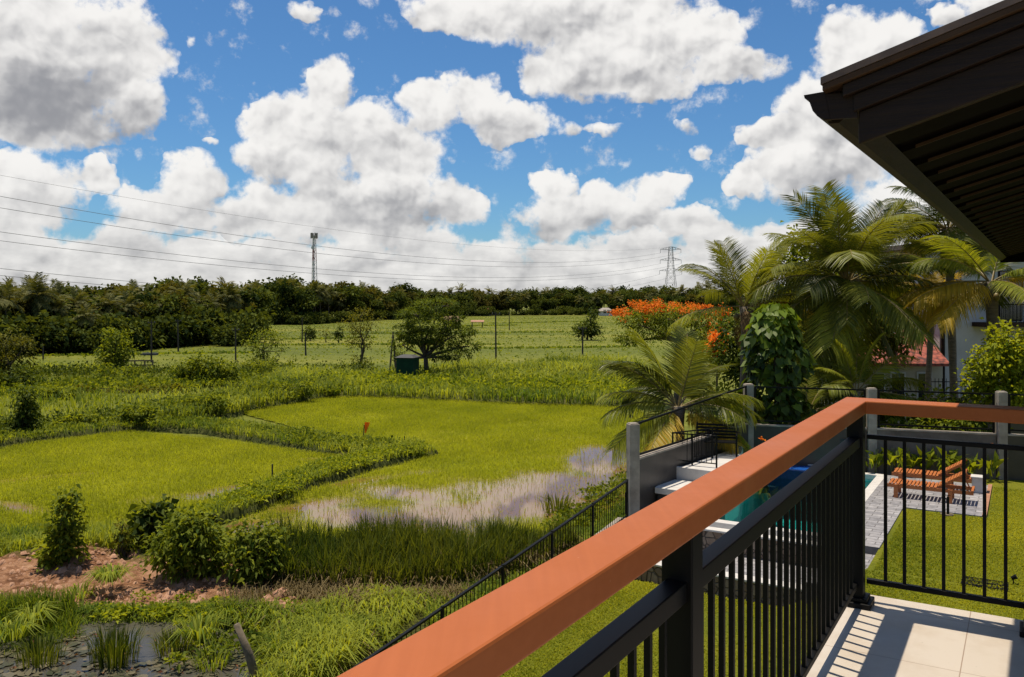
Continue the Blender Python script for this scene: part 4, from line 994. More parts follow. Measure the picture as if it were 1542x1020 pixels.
# far fields: thin dikes and rough tufts
q = LV()
for (x0, y0, x1, y1, n) in ((380, 520, 760, 518, 420), (520, 503, 900, 500, 350), (640, 492, 780, 490, 260), (60, 535, 380, 531, 500), (740, 487, 900, 484, 260), (720, 524, 960, 522, 300), (430, 511, 560, 509, 220)):
    a, b_ = gp(x0, y0), gp(x1, y1); t = RNG.uniform(0, 1, n); P = np.outer(1 - t, a) + np.outer(t, b_); P[:, 0] += RNG.normal(0, 0.5, n); P[:, 1] += 2.5 * vnoise(P[:, :2], 0.05, 91, 3) + RNG.normal(0, 0.6, n); P[:, 2] = -0.06
    s = a.y / 100
    q.blades(P, RNG.uniform(0.15, 0.4, n), RNG.uniform(0.15, 0.4, n) * s, RNG.uniform(0.2, 0.8, n), np.clip(RNG.normal(0.3, 0.2, n), 0, 1))
P = scatter(pxpoly([(-200, 548), (-200, 525), (380, 492), (700, 477), (1000, 477), (1100, 553), (560, 556), (400, 552)]), 14000)
tn = np.clip(0.5 + 0.5 * vnoise(P, 0.03, 77, 4) + RNG.normal(0, 0.15, len(P)), 0, 1)
q.blades(np.c_[P, np.full(len(P), -0.07)], RNG.uniform(0.08, 0.28, len(P)), RNG.uniform(0.12, 0.35, len(P)), RNG.uniform(0.2, 0.8, len(P)), tn)
props(q.build('field_grass', M['grass_lush'], kind='stuff'), 'green crop and dike grass of the far open fields', 'grass')

# ------------------------------------------------------------------ foreground: soil bank, pond, reeds
PC = gp(185, 985); 
def pond_r(x, y):
    return ((x - (-8.8)) / 4.2) ** 2 + ((y - 16.0) / 2.35) ** 2
xs = np.linspace(-20, 3.0, 260); ys = np.linspace(7.0, 25.4, 220)
gx, gy = np.meshgrid(xs, ys); G = np.stack([gx.ravel(), gy.ravel()], 1)
zz = 0.10 + 0.10 * vnoise(G, 0.8, 41, 4)
pr = pond_r(G[:, 0], G[:, 1]) + 0.25 * vnoise(G, 0.9, 43, 3)
zz = np.where(pr < 1.25, zz - 0.45 * np.clip(1.25 - pr, 0, 1) ** 0.6, zz)
ridge = np.exp(-((G[:, 1] - (21.9 - 0.12 * (G[:, 0] + 10))) / 1.3) ** 2) * np.clip((-4.5 - G[:, 0]) / 3.5, 0, 1)
zz += ridge * (0.28 + 0.20 * vnoise(G, 1.6, 45, 4) + 0.07 * vnoise(G, 5.0, 46, 3))
edge = np.clip((G[:, 1] - 24.6) / 0.8, 0, 1); zz = zz * (1 - edge) - 0.12 * edge
idx = np.arange(len(G)).reshape(len(ys), len(xs))
Q = np.stack([idx[:-1, :-1], idx[:-1, 1:], idx[1:, 1:], idx[1:, :-1]], -1).reshape(-1, 4)
ctr = G[Q].mean(1); dq = ctr @ np.array([DV.x, DV.y]); nq = ctr @ np.array([NV.x, NV.y])
Q = Q[nq < FENCE_N - 0.1]
def soil_mask(P):
    r = np.exp(-((P[:, 1] - (20.75 - 0.05 * (P[:, 0] + 10))) / 1.85) ** 2) * np.clip((-3.8 - P[:, 0]) / 3.0, 0, 1)
    s2 = np.exp(-((P[:, 0] + 4.9) / 1.1) ** 2 - ((P[:, 1] - 19.3) / 1.0) ** 2) * 1.0
    return np.clip((np.maximum(r, s2) + 0.34 * vnoise(P, 1.1, 47, 5) - 0.42) * 3.5, 0, 1)
def soil_mat():
    m, t, p, o = mk('soil_and_grass_ground')
    n = nz(t, 2.0, 10, 0.72); s = ramp(t, n.outputs[0], ((0.36, (0.10, 0.045, 0.022)), (0.46, (0.24, 0.115, 0.058)), (0.54, (0.40, 0.21, 0.115)), (0.68, (0.50, 0.30, 0.185))))
    f = nz(t, 7, 6, 0.7); g_ = ramp(t, f.outputs[0], ((0.3, (0.035, 0.045, 0.010)), (0.7, (0.13, 0.125, 0.030))))
    a = t.nodes.new('ShaderNodeAttribute'); a.attribute_name = 'tint'
    t.links.new(mixc(t, a.outputs['Fac'], g_.outputs[0], s.outputs[0]), p.inputs['Base Color']); p.inputs['Roughness'].default_value = 0.95
    p.inputs['Specular IOR Level'].default_value = 0.1
    n3 = nz(t, 9, 8, 0.75); bump(t, p, n3.outputs[0], 1.0, 0.12)
    return m
np_mesh('bank_ground', np.c_[G, zz], Q, soil_mat(), None, soil_mask(G), smooth=True, kind='structure')
m = MB(); m.poly([(-13.6, 13.4, -0.02), (-4.4, 13.4, -0.02), (-4.4, 18.7, -0.02), (-13.6, 18.7, -0.02)], [(0, 1, 2, 3)]); m.build('pond_water', M['pond_water'], kind='structure')
def zground(P):
    xi = np.clip((P[:, 0] - xs[0]) / (xs[1] - xs[0]), 0, len(xs) - 1).astype(int); yi = np.clip((P[:, 1] - ys[0]) / (ys[1] - ys[0]), 0, len(ys) - 1).astype(int)
    return zz[yi * len(xs) + xi]
def fg_grass(poly, n, hmin, hmax, wmin, wmax, m, tb, lean, name, label, cat='grass', pond_ok=False, soil_ok=0.1, hn=0.3, clump=0.5, droop=0.3):
    P = scatter(poly, n); nq = P @ np.array([NV.x, NV.y])
    k = (nq < FENCE_N - 0.3) & (RNG.uniform(0, 1, len(P)) > soil_mask(P) * 1.3 - soil_ok)
    if not pond_ok: k &= pond_r(P[:, 0], P[:, 1]) + 0.25 * vnoise(P, 0.9, 43, 3) > 1.0
    k &= RNG.uniform(-1, 1, len(P)) < vnoise(P, 1.5, 61, 3) * clump + (1 - clump)
    P = P[k]; N = len(P)
    tn = np.clip(tb + 0.35 * vnoise(P, 0.9, 63, 3) + RNG.normal(0, 0.18, N), 0, 1)
    lv = LV(); lv.blades(np.c_[P, zground(P) - 0.02], RNG.uniform(hmin, hmax, N) * (1 + hn * vnoise(P, 1.2, 65, 3)), RNG.uniform(wmin, wmax, N), RNG.uniform(lean[0], lean[1], N), tn, droop=droop)
    GR.setdefault((name, label, cat), []).append((lv, m))
LG = 'mixed wild grass round the pond in the foreground'
allfg = [(-20, 12), (3, 8), (3, 24.5), (-20, 24.5)]
fg_grass(allfg, 42000, 0.05, 0.18, 0.012, 0.026, M['grass_lush'], 0.25, (0.2, 1.0), 'wild_grass', LG, clump=0.85)
fg_grass(pxpoly([(330, 945), (440, 935), (500, 912), (640, 905), (620, 940), (480, 1040), (380, 1060), (340, 985)]), 15000, 0.2, 0.6, 0.014, 0.032, M['grass_lush'], 0.48, (0.3, 1.2), 'wild_grass', LG, droop=0.4, clump=1.05, hn=0.6)
fg_grass(pxpoly([(330, 900), (480, 900), (640, 910), (560, 990), (420, 1050)]), 3500, 0.2, 0.5, 0.012, 0.024, M['grass_dry'], 0.5, (0.3, 1.2), 'wild_grass', LG, clump=1.0)
fg_grass(pxpoly([(70, 920), (200, 915), (300, 922), (360, 935), (300, 950), (120, 950)]), 7000, 0.08, 0.22, 0.015, 0.03, M['grass_lush'], 0.35, (0.3, 1.1), 'wild_grass', LG)
fg_grass(pxpoly([(260, 935), (400, 930), (430, 970), (280, 995)]), 4000, 0.18, 0.45, 0.014, 0.026, M['grass_lush'], 0.45, (0.15, 0.8), 'wild_grass', LG, clump=0.95, hn=0.5)
fg_grass(pxpoly([(-60, 930), (110, 915), (120, 960), (-60, 1000)]), 8000, 0.25, 0.6, 0.012, 0.024, M['grass_lush'], 0.4, (0.1, 0.6), 'wild_grass', LG, pond_ok=True)
fg_grass(pxpoly([(-100, 840), (60, 815), (260, 810), (340, 820), (340, 850), (60, 850), (-100, 870)]), 9000, 0.25, 0.7, 0.016, 0.034, M['grass_lush'], 0.5, (0.2, 0.9), 'wild_grass', LG, soil_ok=0.6)
fg_grass(pxpoly([(620, 900), (900, 790), (960, 730), (985, 740), (900, 830), (650, 960)]), 12000, 0.15, 0.5, 0.014, 0.03, M['grass_lush'], 0.4, (0.3, 1.0), 'wild_grass', LG)
# the tall reed belt in front of the flooded field
RB = pxpoly([(405, 850), (420, 895), (560, 905), (700, 895), (790, 872), (870, 838), (850, 822), (700, 842), (520, 850)])
fg_grass(RB, 18000, 0.6, 1.15, 0.018, 0.034, M['reed'], 0.34, (0.05, 0.5), 'reeds', 'belt of tall dark reeds in front of the flooded field', 'reeds', soil_ok=1, hn=0.5, clump=0.9, droop=0.1)
fg_grass(RB, 9000, 0.3, 0.9, 0.014, 0.026, M['grass_dry'], 0.5, (0.3, 1.2), 'reeds', 'belt of tall dark reeds in front of the flooded field', 'reeds', soil_ok=1, droop=0.5)
fg_grass(pxpoly([(420, 895), (560, 903), (700, 893), (705, 912), (560, 925), (425, 912)]), 4000, 0.2, 0.6, 0.014, 0.026, M['grass_dry'], 0.3, (0.5, 1.3), 'reeds', 'belt of tall dark reeds in front of the flooded field', 'reeds', soil_ok=1, droop=0.5)
# weeds along the banks and the field edges
def weeds(line, n, wmin, wmax, leaf, m, label, name='bank_weeds', z=0.3, spread=0.9):
    pts = [gp(*p) for p in line]; lv = LV(); tot = len(pts) - 1
    bl = []
    for _ in range(n):
        u = random.uniform(0, tot - 1e-3); i = int(u); c = pts[i].lerp(pts[i + 1], u - i) + Vector((random.uniform(-1, 1) * spread, random.uniform(-1, 1) * spread, 0)); r = random.uniform(wmin, wmax)
        k = random.randint(24, 50); P = np.array([[c.x, c.y, z]] * k) + RNG.normal(0, 1, (k, 3)) * np.array([r, r, r * 0.45]) * 0.6
        P[:, 2] = np.abs(P[:, 2] - z) + z
        ax = P - np.array([c.x, c.y, z - r * 0.6]) + RNG.normal(0, 0.15, (k, 3))
        lv.cards(P, ax, RNG.uniform(0.6, 1.3, k) * leaf, 0.5, np.clip(RNG.normal(random.uniform(0.25, 0.7), 0.2, k), 0, 1), droop=0.3)
    props(lv.build(name, m, kind='stuff'), label, 'weeds')
weeds([(632, 682), (560, 697), (490, 718), (420, 742), (340, 775)], 150, 0.15, 0.4, 0.16, M['leaf_bright'], 'leafy weeds on the curved bank by the brown channel', spread=0.6)
weeds([(215, 642), (330, 648), (430, 664), (520, 679), (610, 684)], 110, 0.2, 0.5, 0.2, M['leaf_mid'], 'leafy weeds on the bank between the two rice fields', spread=0.9)
weeds([(-60, 680), (0, 668), (110, 655), (250, 643)], 70, 0.2, 0.5, 0.2, M['leaf_mid'], 'leafy weeds on the left bank', spread=0.8)
weeds([(228, 634), (290, 624), (360, 612), (440, 600), (520, 590)], 160, 0.3, 0.9, 0.3, M['leaf_mid'], 'leafy weeds along the tall grass bank', z=0.4, spread=1.8)
weeds([(520, 584), (600, 584), (700, 586), (800, 590), (950, 596)], 240, 0.35, 1.0, 0.34, M['leaf_bright'], 'broad-leaved weeds on the far bank of the right field', z=0.5, spread=4.0)
weeds([(-80, 600), (60, 588), (200, 585), (330, 578), (480, 572)], 170, 0.4, 1.2, 0.35, M['leaf_mid'], 'scattered weeds in the left meadow', z=0.2, spread=3.5)
weeds([(-120, 575), (60, 570), (200, 566), (330, 566), (480, 563)], 130, 0.5, 1.5, 0.32, M['leaf_dark'], 'dark scrub at the back of the left meadow', name='scrub', z=0.3, spread=3.0)
weeds([(228, 628), (290, 620), (360, 608), (440, 596), (520, 582)], 120, 0.5, 1.2, 0.26, M['leaf_dark'], 'dark scrub behind the tall grass bank', name='scrub', z=0.3, spread=1.6)
weeds([(-80, 655), (0, 650), (110, 640), (200, 634)], 60, 0.4, 1.0, 0.22, M['leaf_dark'], 'dark scrub on the left bank behind the field', name='scrub', z=0.2, spread=1.2)
weeds([(520, 580), (620, 578), (720, 578), (860, 580), (950, 584)], 110, 0.5, 1.2, 0.3, M['leaf_mid'], 'mid-green scrub in the far grass belt', name='scrub', z=0.4, spread=3.0)
weeds([(-60, 830), (60, 828), (200, 822), (330, 845)], 60, 0.15, 0.35, 0.15, M['leaf_mid'], 'weeds behind the soil bank', z=0.2, spread=0.6)
weeds([(120, 930), (250, 922), (330, 935), (430, 935), (520, 940)], 55, 0.08, 0.2, 0.11, M['leaf_bright'], 'small weeds in front of the soil bank', z=0.15, spread=0.7)
weeds([(300, 990), (420, 1000), (520, 990), (600, 950)], 50, 0.12, 0.3, 0.14, M['leaf_mid'], 'small weeds right of the pond', z=0.15, spread=0.8)
weeds([(850, 800), (900, 760), (945, 720)], 60, 0.15, 0.35, 0.15, M['leaf_mid'], 'weeds at the foot of the retaining wall', z=0.1, spread=0.5)
# clods on the bare soil
P = scatter(pxpoly([(-60, 835), (330, 845), (480, 900), (420, 940), (200, 915), (-60, 935)]), 900); P = P[soil_mask(P) > 0.3]; V, Q, T = [], [], []
for (x0, y0), z0 in zip(P, zground(P)):
    r_ = abs(random.gauss(0, 0.045)) + 0.012; k = len(V)
    V += [(x0 + r_ * math.cos(q_) * random.uniform(.7, 1.2), y0 + r_ * math.sin(q_) * random.uniform(.7, 1.2), z0) for q_ in (0, 1.57, 3.14, 4.71)] + [(x0 + r_ * .5 * math.cos(q_), y0 + r_ * .5 * math.sin(q_), z0 + r_ * random.uniform(.5, .9)) for q_ in (0.3, 1.9, 3.4, 5.0)]
    Q += [(k + i, k + (i + 1) % 4, k + 4 + (i + 1) % 4, k + 4 + i) for i in range(4)] + [(k + 4, k + 5, k + 6, k + 7)]
props(np_mesh('soil_clods', V, Q, M['soil'], kind='stuff'), 'crumbled clods of bare orange soil', 'soil')
# short blades of the lawn
lo = []
P = np.c_[RNG.uniform(11.5, 17.5, 70000), RNG.uniform(FENCE_N + 0.2, 0.6, 70000)]
P2_ = np.c_[RNG.uniform(17.6, 23.1, 26000), RNG.uniform(-2.5, 0.6, 26000)]; P3_ = np.c_[RNG.uniform(23.1, 27.0, 6000), RNG.uniform(-0.75, 0.6, 6000)]
P = np.concatenate([P, P2_, P3_]); zz_l = np.array([lawn_z(d, n) for d, n in P]); P = P[:, :1] * np.array([[DV.x, DV.y]]) + P[:, 1:] * np.array([[NV.x, NV.y]])
N = len(P); tn = np.clip(0.45 + 0.4 * vnoise(P, 0.9, 83, 4) + RNG.normal(0, 0.18, N), 0, 1)
M['lawn_blade'] = leafmat('lawn_blade', (0.11, 0.145, 0.006), (0.37, 0.36, 0.020), 0.45)
lv = LV(); lv.blades(np.c_[P, zz_l - 0.01], RNG.uniform(0.03, 0.075, N) * (1 + 0.4 * vnoise(P, 0.6, 85, 3)), RNG.uniform(0.010, 0.02, N), RNG.uniform(0.3, 1.3, N), tn)
props(lv.build('lawn_grass', M['lawn_blade'], kind='stuff'), 'short mown grass of the garden lawn', 'grass')
grass_done()
# grass tussocks that stand alone
def tussock(px, py, n, h, lean, label, m, w=0.03, r=0.25, tb=0.4, name='grass_tussock', cat='grass clump', z=0.05):
    c = gp(px, py, z); t = thing(name, label, cat, c)
    a = RNG.uniform(0, 6.28, n); rr = r * np.sqrt(RNG.uniform(0, 1, n))
    P = np.c_[c.x + rr * np.cos(a), c.y + rr * np.sin(a), np.full(n, z)]
    lv = LV(); lv.blades(P, RNG.uniform(0.6, 1.0, n) * h, RNG.uniform(0.7, 1.2, n) * w, RNG.uniform(lean[0], lean[1], n), np.clip(RNG.normal(tb, 0.25, n), 0, 1), droop=0.3, az=a)
    lv.build('blades', m, t)
tussock(172, 1000, 260, 0.78, (0.05, 0.4), 'tall dark sedge clump standing in the lily pond', M['reed'], 0.022, 0.45, 0.25, 'sedge_clump', z=-0.05)
tussock(60, 1000, 170, 0.6, (0.05, 0.5), 'sedge clump in the pond near the left picture edge', M['reed'], 0.022, 0.4, 0.35, 'sedge_clump', z=-0.05)
tussock(262, 985, 150, 0.55, (0.1, 0.6), 'smaller sedge clump right of the tall dark one', M['reed'], 0.022, 0.35, 0.5, 'sedge_clump', z=-0.05)
tussock(320, 1005, 130, 0.5, (0.2, 0.8), 'loose sedge clump near the leaning stake, in the pond', M['grass_lush'], 0.022, 0.35, 0.4, 'sedge_clump', z=-0.05)
tussock(166, 872, 200, 0.45, (0.6, 1.3), 'drooping grass tussock on the bare orange soil', M['grass_lush'], 0.03, 0.3, 0.5, z=0.4)
tussock(50, 938, 110, 0.6, (0.5, 1.2), 'grass tussock with strappy leaves left of the pond', M['grass_lush'], 0.035, 0.2, 0.6, z=0.1)
tussock(240, 815, 120, 0.8, (0.2, 0.8), 'spiky grass clump beside the dark shrub at the field corner', M['grass_lush'], 0.035, 0.25, 0.4)
tussock(840, 770, 120, 0.7, (0.1, 0.6), 'upright grass clump growing out of the open water', M['reed'], 0.03, 0.5, 0.6, z=0.0)
# lily pads and fallen leaves on the pond
n = 1100; a = RNG.uniform(0, 6.28, n); rr = np.sqrt(RNG.uniform(0, 1, n))
P = np.c_[-8.8 + 4.1 * rr * np.cos(a), 16.0 + 2.3 * rr * np.sin(a)]; k = vnoise(P, 1.0, 71, 3) > -0.25; P = P[k]; n = len(P)
V, Q, T = [], [], []
for (x0, y0) in P:
    r_ = random.uniform(0.05, 0.13); a0_ = random.uniform(0, 6.28); z0 = -0.008 + random.uniform(0, 0.03); tl = random.uniform(-0.06, 0.06); kk = len(V)
    ring = [(x0 + r_ * math.cos(a0_ + 0.3 + 5.7 * i / 7), y0 + r_ * math.sin(a0_ + 0.3 + 5.7 * i / 7), z0 + tl * r_ * math.cos(i)) for i in range(8)]
    V += [(x0, y0, z0)] + ring; Q += [(kk, kk + 1 + i, kk + 2 + i, kk + 3 + i) for i in (0, 2, 4)] + [(kk, kk + 6 + 1, kk + 8, kk + 8)][:0]; T += [random.random()] * 9
props(np_mesh('lily_pads', V, Q, M['lily'], None, T, kind='stuff'), 'lily pads floating on the foreground pond', 'lily pads')
n = 110; P = scatter(pxpoly([(-40, 960), (240, 955), (350, 980), (380, 1040), (-40, 1040)]), n); lv = LV()
lv.cards(np.c_[P, zground(P).clip(-0.01) + 0.03], RNG.normal(0, 1, (n, 3)) * np.array([1, 1, 0.25]), RNG.uniform(0.06, 0.14, n), 0.4, RNG.uniform(0, 1, n))
props(lv.build('fallen_leaves', M['litter'], kind='stuff'), 'brown fallen leaves on the pond edge', 'leaves')

for i, (px, py, n, h, lab) in enumerate(((345, 930, 120, 0.5, 'grass tussock at the right rim of the pond, below the leafy shrubs'), (460, 935, 130, 0.5, 'arching grass tussock right of the soil patch'), (530, 960, 130, 0.5, 'arching grass tussock nearest the picket fence'), (120, 900, 70, 0.4, 'small grass tussock at the front edge of the orange soil'), (20, 960, 110, 0.55, 'grass tussock at the left picture edge beside the pond'), (300, 965, 140, 0.7, 'upright grass tussock on the far rim of the pond'), (420, 985, 130, 0.55, 'arching grass tussock beside the leaning stake'))):
    tussock(px, py, n, h, (0.3, 1.2), lab, M['grass_lush'], 0.03, 0.28, 0.5, z=0.1)

# ------------------------------------------------------------------ trees, palms, shrubs
def limb(mb, a, b_, r0, r1, bend=0.12, n=6, seg=5):
    a, b_ = Vector(a), Vector(b_); L = (b_ - a).length; pts, rad = [], []
    o = Vector((random.uniform(-1, 1), random.uniform(-1, 1), random.uniform(-0.2, 0.6))) * L * bend
    for i in range(seg + 1):
        t = i / seg; pts.append(a.lerp(b_, t) + o * math.sin(math.pi * t)); rad.append(r0 + (r1 - r0) * t)
    mb.tube(pts, rad, n)
def crown_leaves(lv, blobs, n_cl, per, leaf, wid, spread, tb=0.5, shell=0.75, droop=0.25, tvar=0.2):
    """leaves in clumps spread over the outer part of the given ellipsoids (centre, radii)"""
    vol = np.array([b[1][0] * b[1][1] + b[1][0] * b[1][2] for b in blobs]); k = RNG.choice(len(blobs), n_cl, p=vol / vol.sum())
    C = np.array([tuple(b[0]) for b in blobs])[k]; Rr = np.array([b[1] for b in blobs])[k]
    u = RNG.normal(0, 1, (n_cl, 3)); u /= np.linalg.norm(u, axis=1, keepdims=True)
    rad = shell + (1 - shell) * RNG.uniform(-1.6, 1.0, n_cl); cc = C + u * Rr * rad[:, None]
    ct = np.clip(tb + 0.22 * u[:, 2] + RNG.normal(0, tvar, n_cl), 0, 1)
    P = np.repeat(cc, per, 0) + RNG.normal(0, 1, (n_cl * per, 3)) * spread * np.array([1, 1, 0.75])
    out = np.repeat(u, per, 0) + RNG.normal(0, 0.8, (n_cl * per, 3)); out[:, 2] *= 0.8
    lv.cards(P, out, RNG.uniform(0.7, 1.3, len(P)) * leaf, wid, np.clip(np.repeat(ct, per) + RNG.normal(0, 0.12, len(P)), 0, 1), droop=droop)
def tree(name, label, cat, base, top, blobs, n_cl, per, leaf, m, r0=0.15, wid=0.5, spread=0.25, tb=0.5, group=None, trunk_to=None, bark=None, shell=0.75, stems=1, droop=0.25, twig=True, limbs=True):
    base = Vector(base); t = thing(name, label, cat, base, group)
    mb = MB(); fork = trunk_to or base.lerp(Vector(top), 0.45)
    for s in range(stems):
        f = fork + Vector((random.uniform(-1, 1), random.uniform(-1, 1), 0)) * (0.25 * (stems - 1))
        limb(mb, base + Vector((random.uniform(-.1, .1), random.uniform(-.1, .1), -0.15)) * (1 if stems == 1 else 2.0), f, r0 / stems ** 0.5, r0 * 0.7 / stems ** 0.5, 0.06, 7)
        if limbs:
            for i, (c, r) in enumerate(blobs):
                if i % stems == s: limb(mb, f, Vector(c) + Vector((0, 0, -r[2] * 0.2)), r0 * 0.5, r0 * 0.15, 0.12)
                if twig and i % stems == s:
                    for _ in range(3):
                        q = Vector(c) + Vector((random.uniform(-.7, .7) * r[0], random.uniform(-.7, .7) * r[1], random.uniform(-.3, .6) * r[2]))
                        limb(mb, Vector(c) + Vector((0, 0, -r[2] * 0.3)), q, r0 * 0.16, r0 * 0.05, 0.1, 4, 3)
    mb.build('trunk', bark or M['bark'], t, smooth=True)
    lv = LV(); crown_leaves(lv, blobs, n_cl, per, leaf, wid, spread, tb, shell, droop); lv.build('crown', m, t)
    return t
def px_blobs(lst, Y, depth=0.9):
    """(px, py, half width px, half height px[, distance offset]) at distance Y -> ellipsoids"""
    out = []
    for e in lst:
        y = Y + (e[4] if len(e) > 4 else 0); c = dp(e[0], e[1], y); rx, rz = e[2] * y / FPX, e[3] * y / FPX
        out.append((c, (rx, rx * depth, rz)))
    return out
def shrub(name, label, cat, px, py, blobs, n_cl, per, leaf, m, z=0.0, wid=0.5, spread=0.12, tb=0.45, group=None, shell=0.7, droop=0.3, stem=0.02):
    b = gp(px, py, z); t = thing(name, label, cat, b, group); bl = px_blobs(blobs, b.y)
    mb = MB()
    for c, r in bl:
        for _ in range(3): limb(mb, b + Vector((random.uniform(-.1, .1), random.uniform(-.1, .1), -0.1)), Vector(c) + Vector((random.uniform(-.4, .4) * r[0], random.uniform(-.4, .4) * r[1], r[2] * 0.4)), stem, stem * 0.4, 0.1, 5, 4)
    mb.build('stem', M['bark'], t)
    lv = LV(); crown_leaves(lv, bl, n_cl, per, leaf, wid, spread, tb, shell, droop); lv.build('foliage', m, t)
    return t

# --- coconut palms: a frond is modelled once per droop and copied round the crown
def frond_mesh(elev, droop, L=1.0, nl=72, leaf=0.24, hang=0.5, seed=0, wl=0.0065):
    """a feather leaf along +X of length about L; elev start angle, droop how far the tip bends down (radians)"""
    r = np.random.default_rng(seed); k = 22; pts = [np.zeros(3)]; ang = elev; dirs = []
    for i in range(k):
        d_ = np.array([math.cos(ang), 0, math.sin(ang)]); dirs.append(d_); pts.append(pts[-1] + d_ * L / k); ang -= droop / k * (0.5 + 1.2 * i / k)
    pts = np.array(pts); dirs.append(dirs[-1]); dirs = np.array(dirs)
    V, Q, T = [], [], []
    for i in range(nl):
        t = 0.14 + 0.86 * (i + r.uniform(-0.25, 0.25)) / nl; f = min(t, 0.999) * k; j = int(f); p = pts[j] + (pts[j + 1] - pts[j]) * (f - j); d_ = dirs[j]
        ln = leaf * L * (0.55 + 0.9 * math.sin(math.pi * min(1, 0.12 + t * 0.86)) ** 0.7) * r.uniform(0.85, 1.1)
        nrm = np.cross(d_, np.array([0, 1.0, 0])); nrm = nrm / np.linalg.norm(nrm)
        for s in (-1, 1):
            sw = 0.45 + 0.5 * t
            a = d_ * sw + np.array([0, s, 0]) * 0.95 - nrm * 0.10; a /= np.linalg.norm(a)
            hg = hang * r.uniform(0.6, 1.35)
            m1 = p + a * ln * 0.5 - np.array([0, 0, 1]) * ln * 0.10 * hg
            e1 = p + a * ln * (1 - 0.30 * hg * 0.6) - np.array([0, 0, 1]) * ln * 0.62 * hg
            wv_ = np.cross(a, nrm); wv_ = wv_ / np.linalg.norm(wv_) * wl * L * r.uniform(0.8, 1.2)
            wv_ = wv_ * 0.8 + nrm * wl * L * r.uniform(-0.5, 0.5)
            b_ = len(V); V += [p - wv_ * .6, p + wv_ * .6, m1 + wv_, m1 - wv_, e1 + wv_ * .12, e1 - wv_ * .12]
            Q += [(b_, b_ + 1, b_ + 2, b_ + 3), (b_ + 3, b_ + 2, b_ + 4, b_ + 5)]; T += [np.clip(0.45 + r.normal(0, 0.16) + 0.15 * t, 0, 1)] * 6
    return np.array(V), np.array(Q), np.array(T), pts
FR = {}
def frond_pair(elev, droop, key, m, nl=72, leaf=0.24, hang=0.5, wl=0.0065):
    """mesh data with the leaflets and the rib (two materials) shared by every copy of this frond"""
    kk = (key, m.name)
    if kk in FR: return FR[kk]
    V, Q, T, pts = frond_mesh(elev, droop, nl=nl, leaf=leaf, hang=hang, seed=len(FR) + 3, wl=wl)
    rb = MB(); rb.tube([Vector(p) for p in pts[:-1]], [0.011 * (1 - 0.85 * i / len(pts)) for i in range(len(pts) - 1)], 5)
    rf = [f for f in rb.f if len(f) == 4]; nv = len(V)
    V2 = np.concatenate([V, np.array(rb.v)]); Q2 = np.concatenate([Q, np.array(rf) + nv])
    me_o = np_mesh('frond', V2, Q2, [m, M['palm_rib']], None, np.concatenate([T, np.full(len(rb.v), 0.5)]))
    me = me_o.data; bpy.data.objects.remove(me_o)
    mi = np.zeros(len(Q2), dtype=np.int32); mi[len(Q):] = 1
    me.polygons.foreach_set('material_index', mi[:len(me.polygons)]); me.update()
    FR[kk] = me; return me
KINDS = {'up': (R(78), R(30), 0.22), 'high': (R(58), R(55), 0.35), 'mid': (R(34), R(60), 0.5), 'flat': (R(8), R(45), 0.65), 'low': (R(-22), R(30), 0.6), 'hang': (R(-50), R(20), 0.4)}
def palm(label, base, crown, fronds, L, r=0.17, m=None, group='coconut palms near the garden', name='coconut_palm', lean=None, nuts=0, wl=0.0065, leaf=0.25, skirt=True, nl=72):
    base, crown = Vector(base), Vector(crown); t = thing(name, label, 'palm', base, group)
    mb = MB(); k = 14; pts, rad = [], []
    bend = lean or Vector((0, 0, 0))
    for i in range(k + 1):
        u = i / k; pts.append(base.lerp(crown, u) + bend * math.sin(math.pi * u)); rad.append(r * (1.35 - 0.5 * min(1, u * 3)) * (1.0 if u < 0.9 else 1 + (u - 0.9) * 5) * random.uniform(0.95, 1.05))
    mb.tube(pts, rad, 10); mb.build('trunk', M['palm_bark'], t, smooth=True)
    for (kind, azd, sc, mm) in fronds:
        e, d_, hg = KINDS[kind]; mt = mm or m or M['palm']; var = random.randrange(2)
        me = frond_pair(e + R((-6, 7)[var]), d_ * (0.85, 1.2)[var], (kind, var, wl, nl), mt, hang=hg, wl=wl, leaf=leaf, nl=nl)
        o = bpy.data.objects.new('frond', me); COL.objects.link(o); o.parent = t
        o.location = crown - base + Vector((math.cos(R(azd)), math.sin(R(azd)), 0)) * 0.08; s = L * sc
        o.scale = (s, s, s); o.rotation_euler = (R(random.uniform(-22, 22)), 0, R(azd))
    if nuts:
        for i in range(nuts):
            a = i * 2.4; c = crown + Vector((math.cos(a) * 0.30, math.sin(a) * 0.30, -0.28 - 0.12 * (i % 3))); q = MB()
            q.tube([c + Vector((0, 0, -0.15)), c + Vector((0, 0, -0.10)), c, c + Vector((0, 0, 0.09)), c + Vector((0, 0, 0.14))], [0.02, 0.085, 0.12, 0.09, 0.02], 8); q.build('coconut', M['palm_dry_nut'], t, smooth=True)
    return t
M['palm_dry_nut'] = mat('green_brown_coconut', (0.20, 0.13, 0.04), (0.10, 0.08, 0.02), rough=0.5)
def ring_of(kinds, mm=None, off=0.0, jit=14, sc=(0.85, 1.1)):
    out = []
    for kd, n in kinds:
        o = random.uniform(0, 360)
        for i in range(n): out.append((kd, off + o + 360 * i / n + random.uniform(-jit, jit), random.uniform(*sc), mm))
    return out
YL, BR, DRY = M['palm_yellow'], M['palm_bright'], M['palm_dry']
# the tall palm in the middle, just behind the back wall
Y = 31.0
fr = ring_of([('up', 8), ('high', 8), ('mid', 6), ('flat', 7), ('low', 6), ('hang', 4)])
fr += [('low', 250, 1.05, BR), ('low', 292, 1.1, BR), ('flat', 8, 1.15, BR), ('mid', 20, 1.1, None)]
palm('tallest coconut palm with a full dark crown, centre of the group behind the wall', (dp(1280, 560, Y).x, Y, 0.5), dp(1276, 424, Y), fr, 3.55, 0.20, nuts=9, wl=0.0056, nl=78)
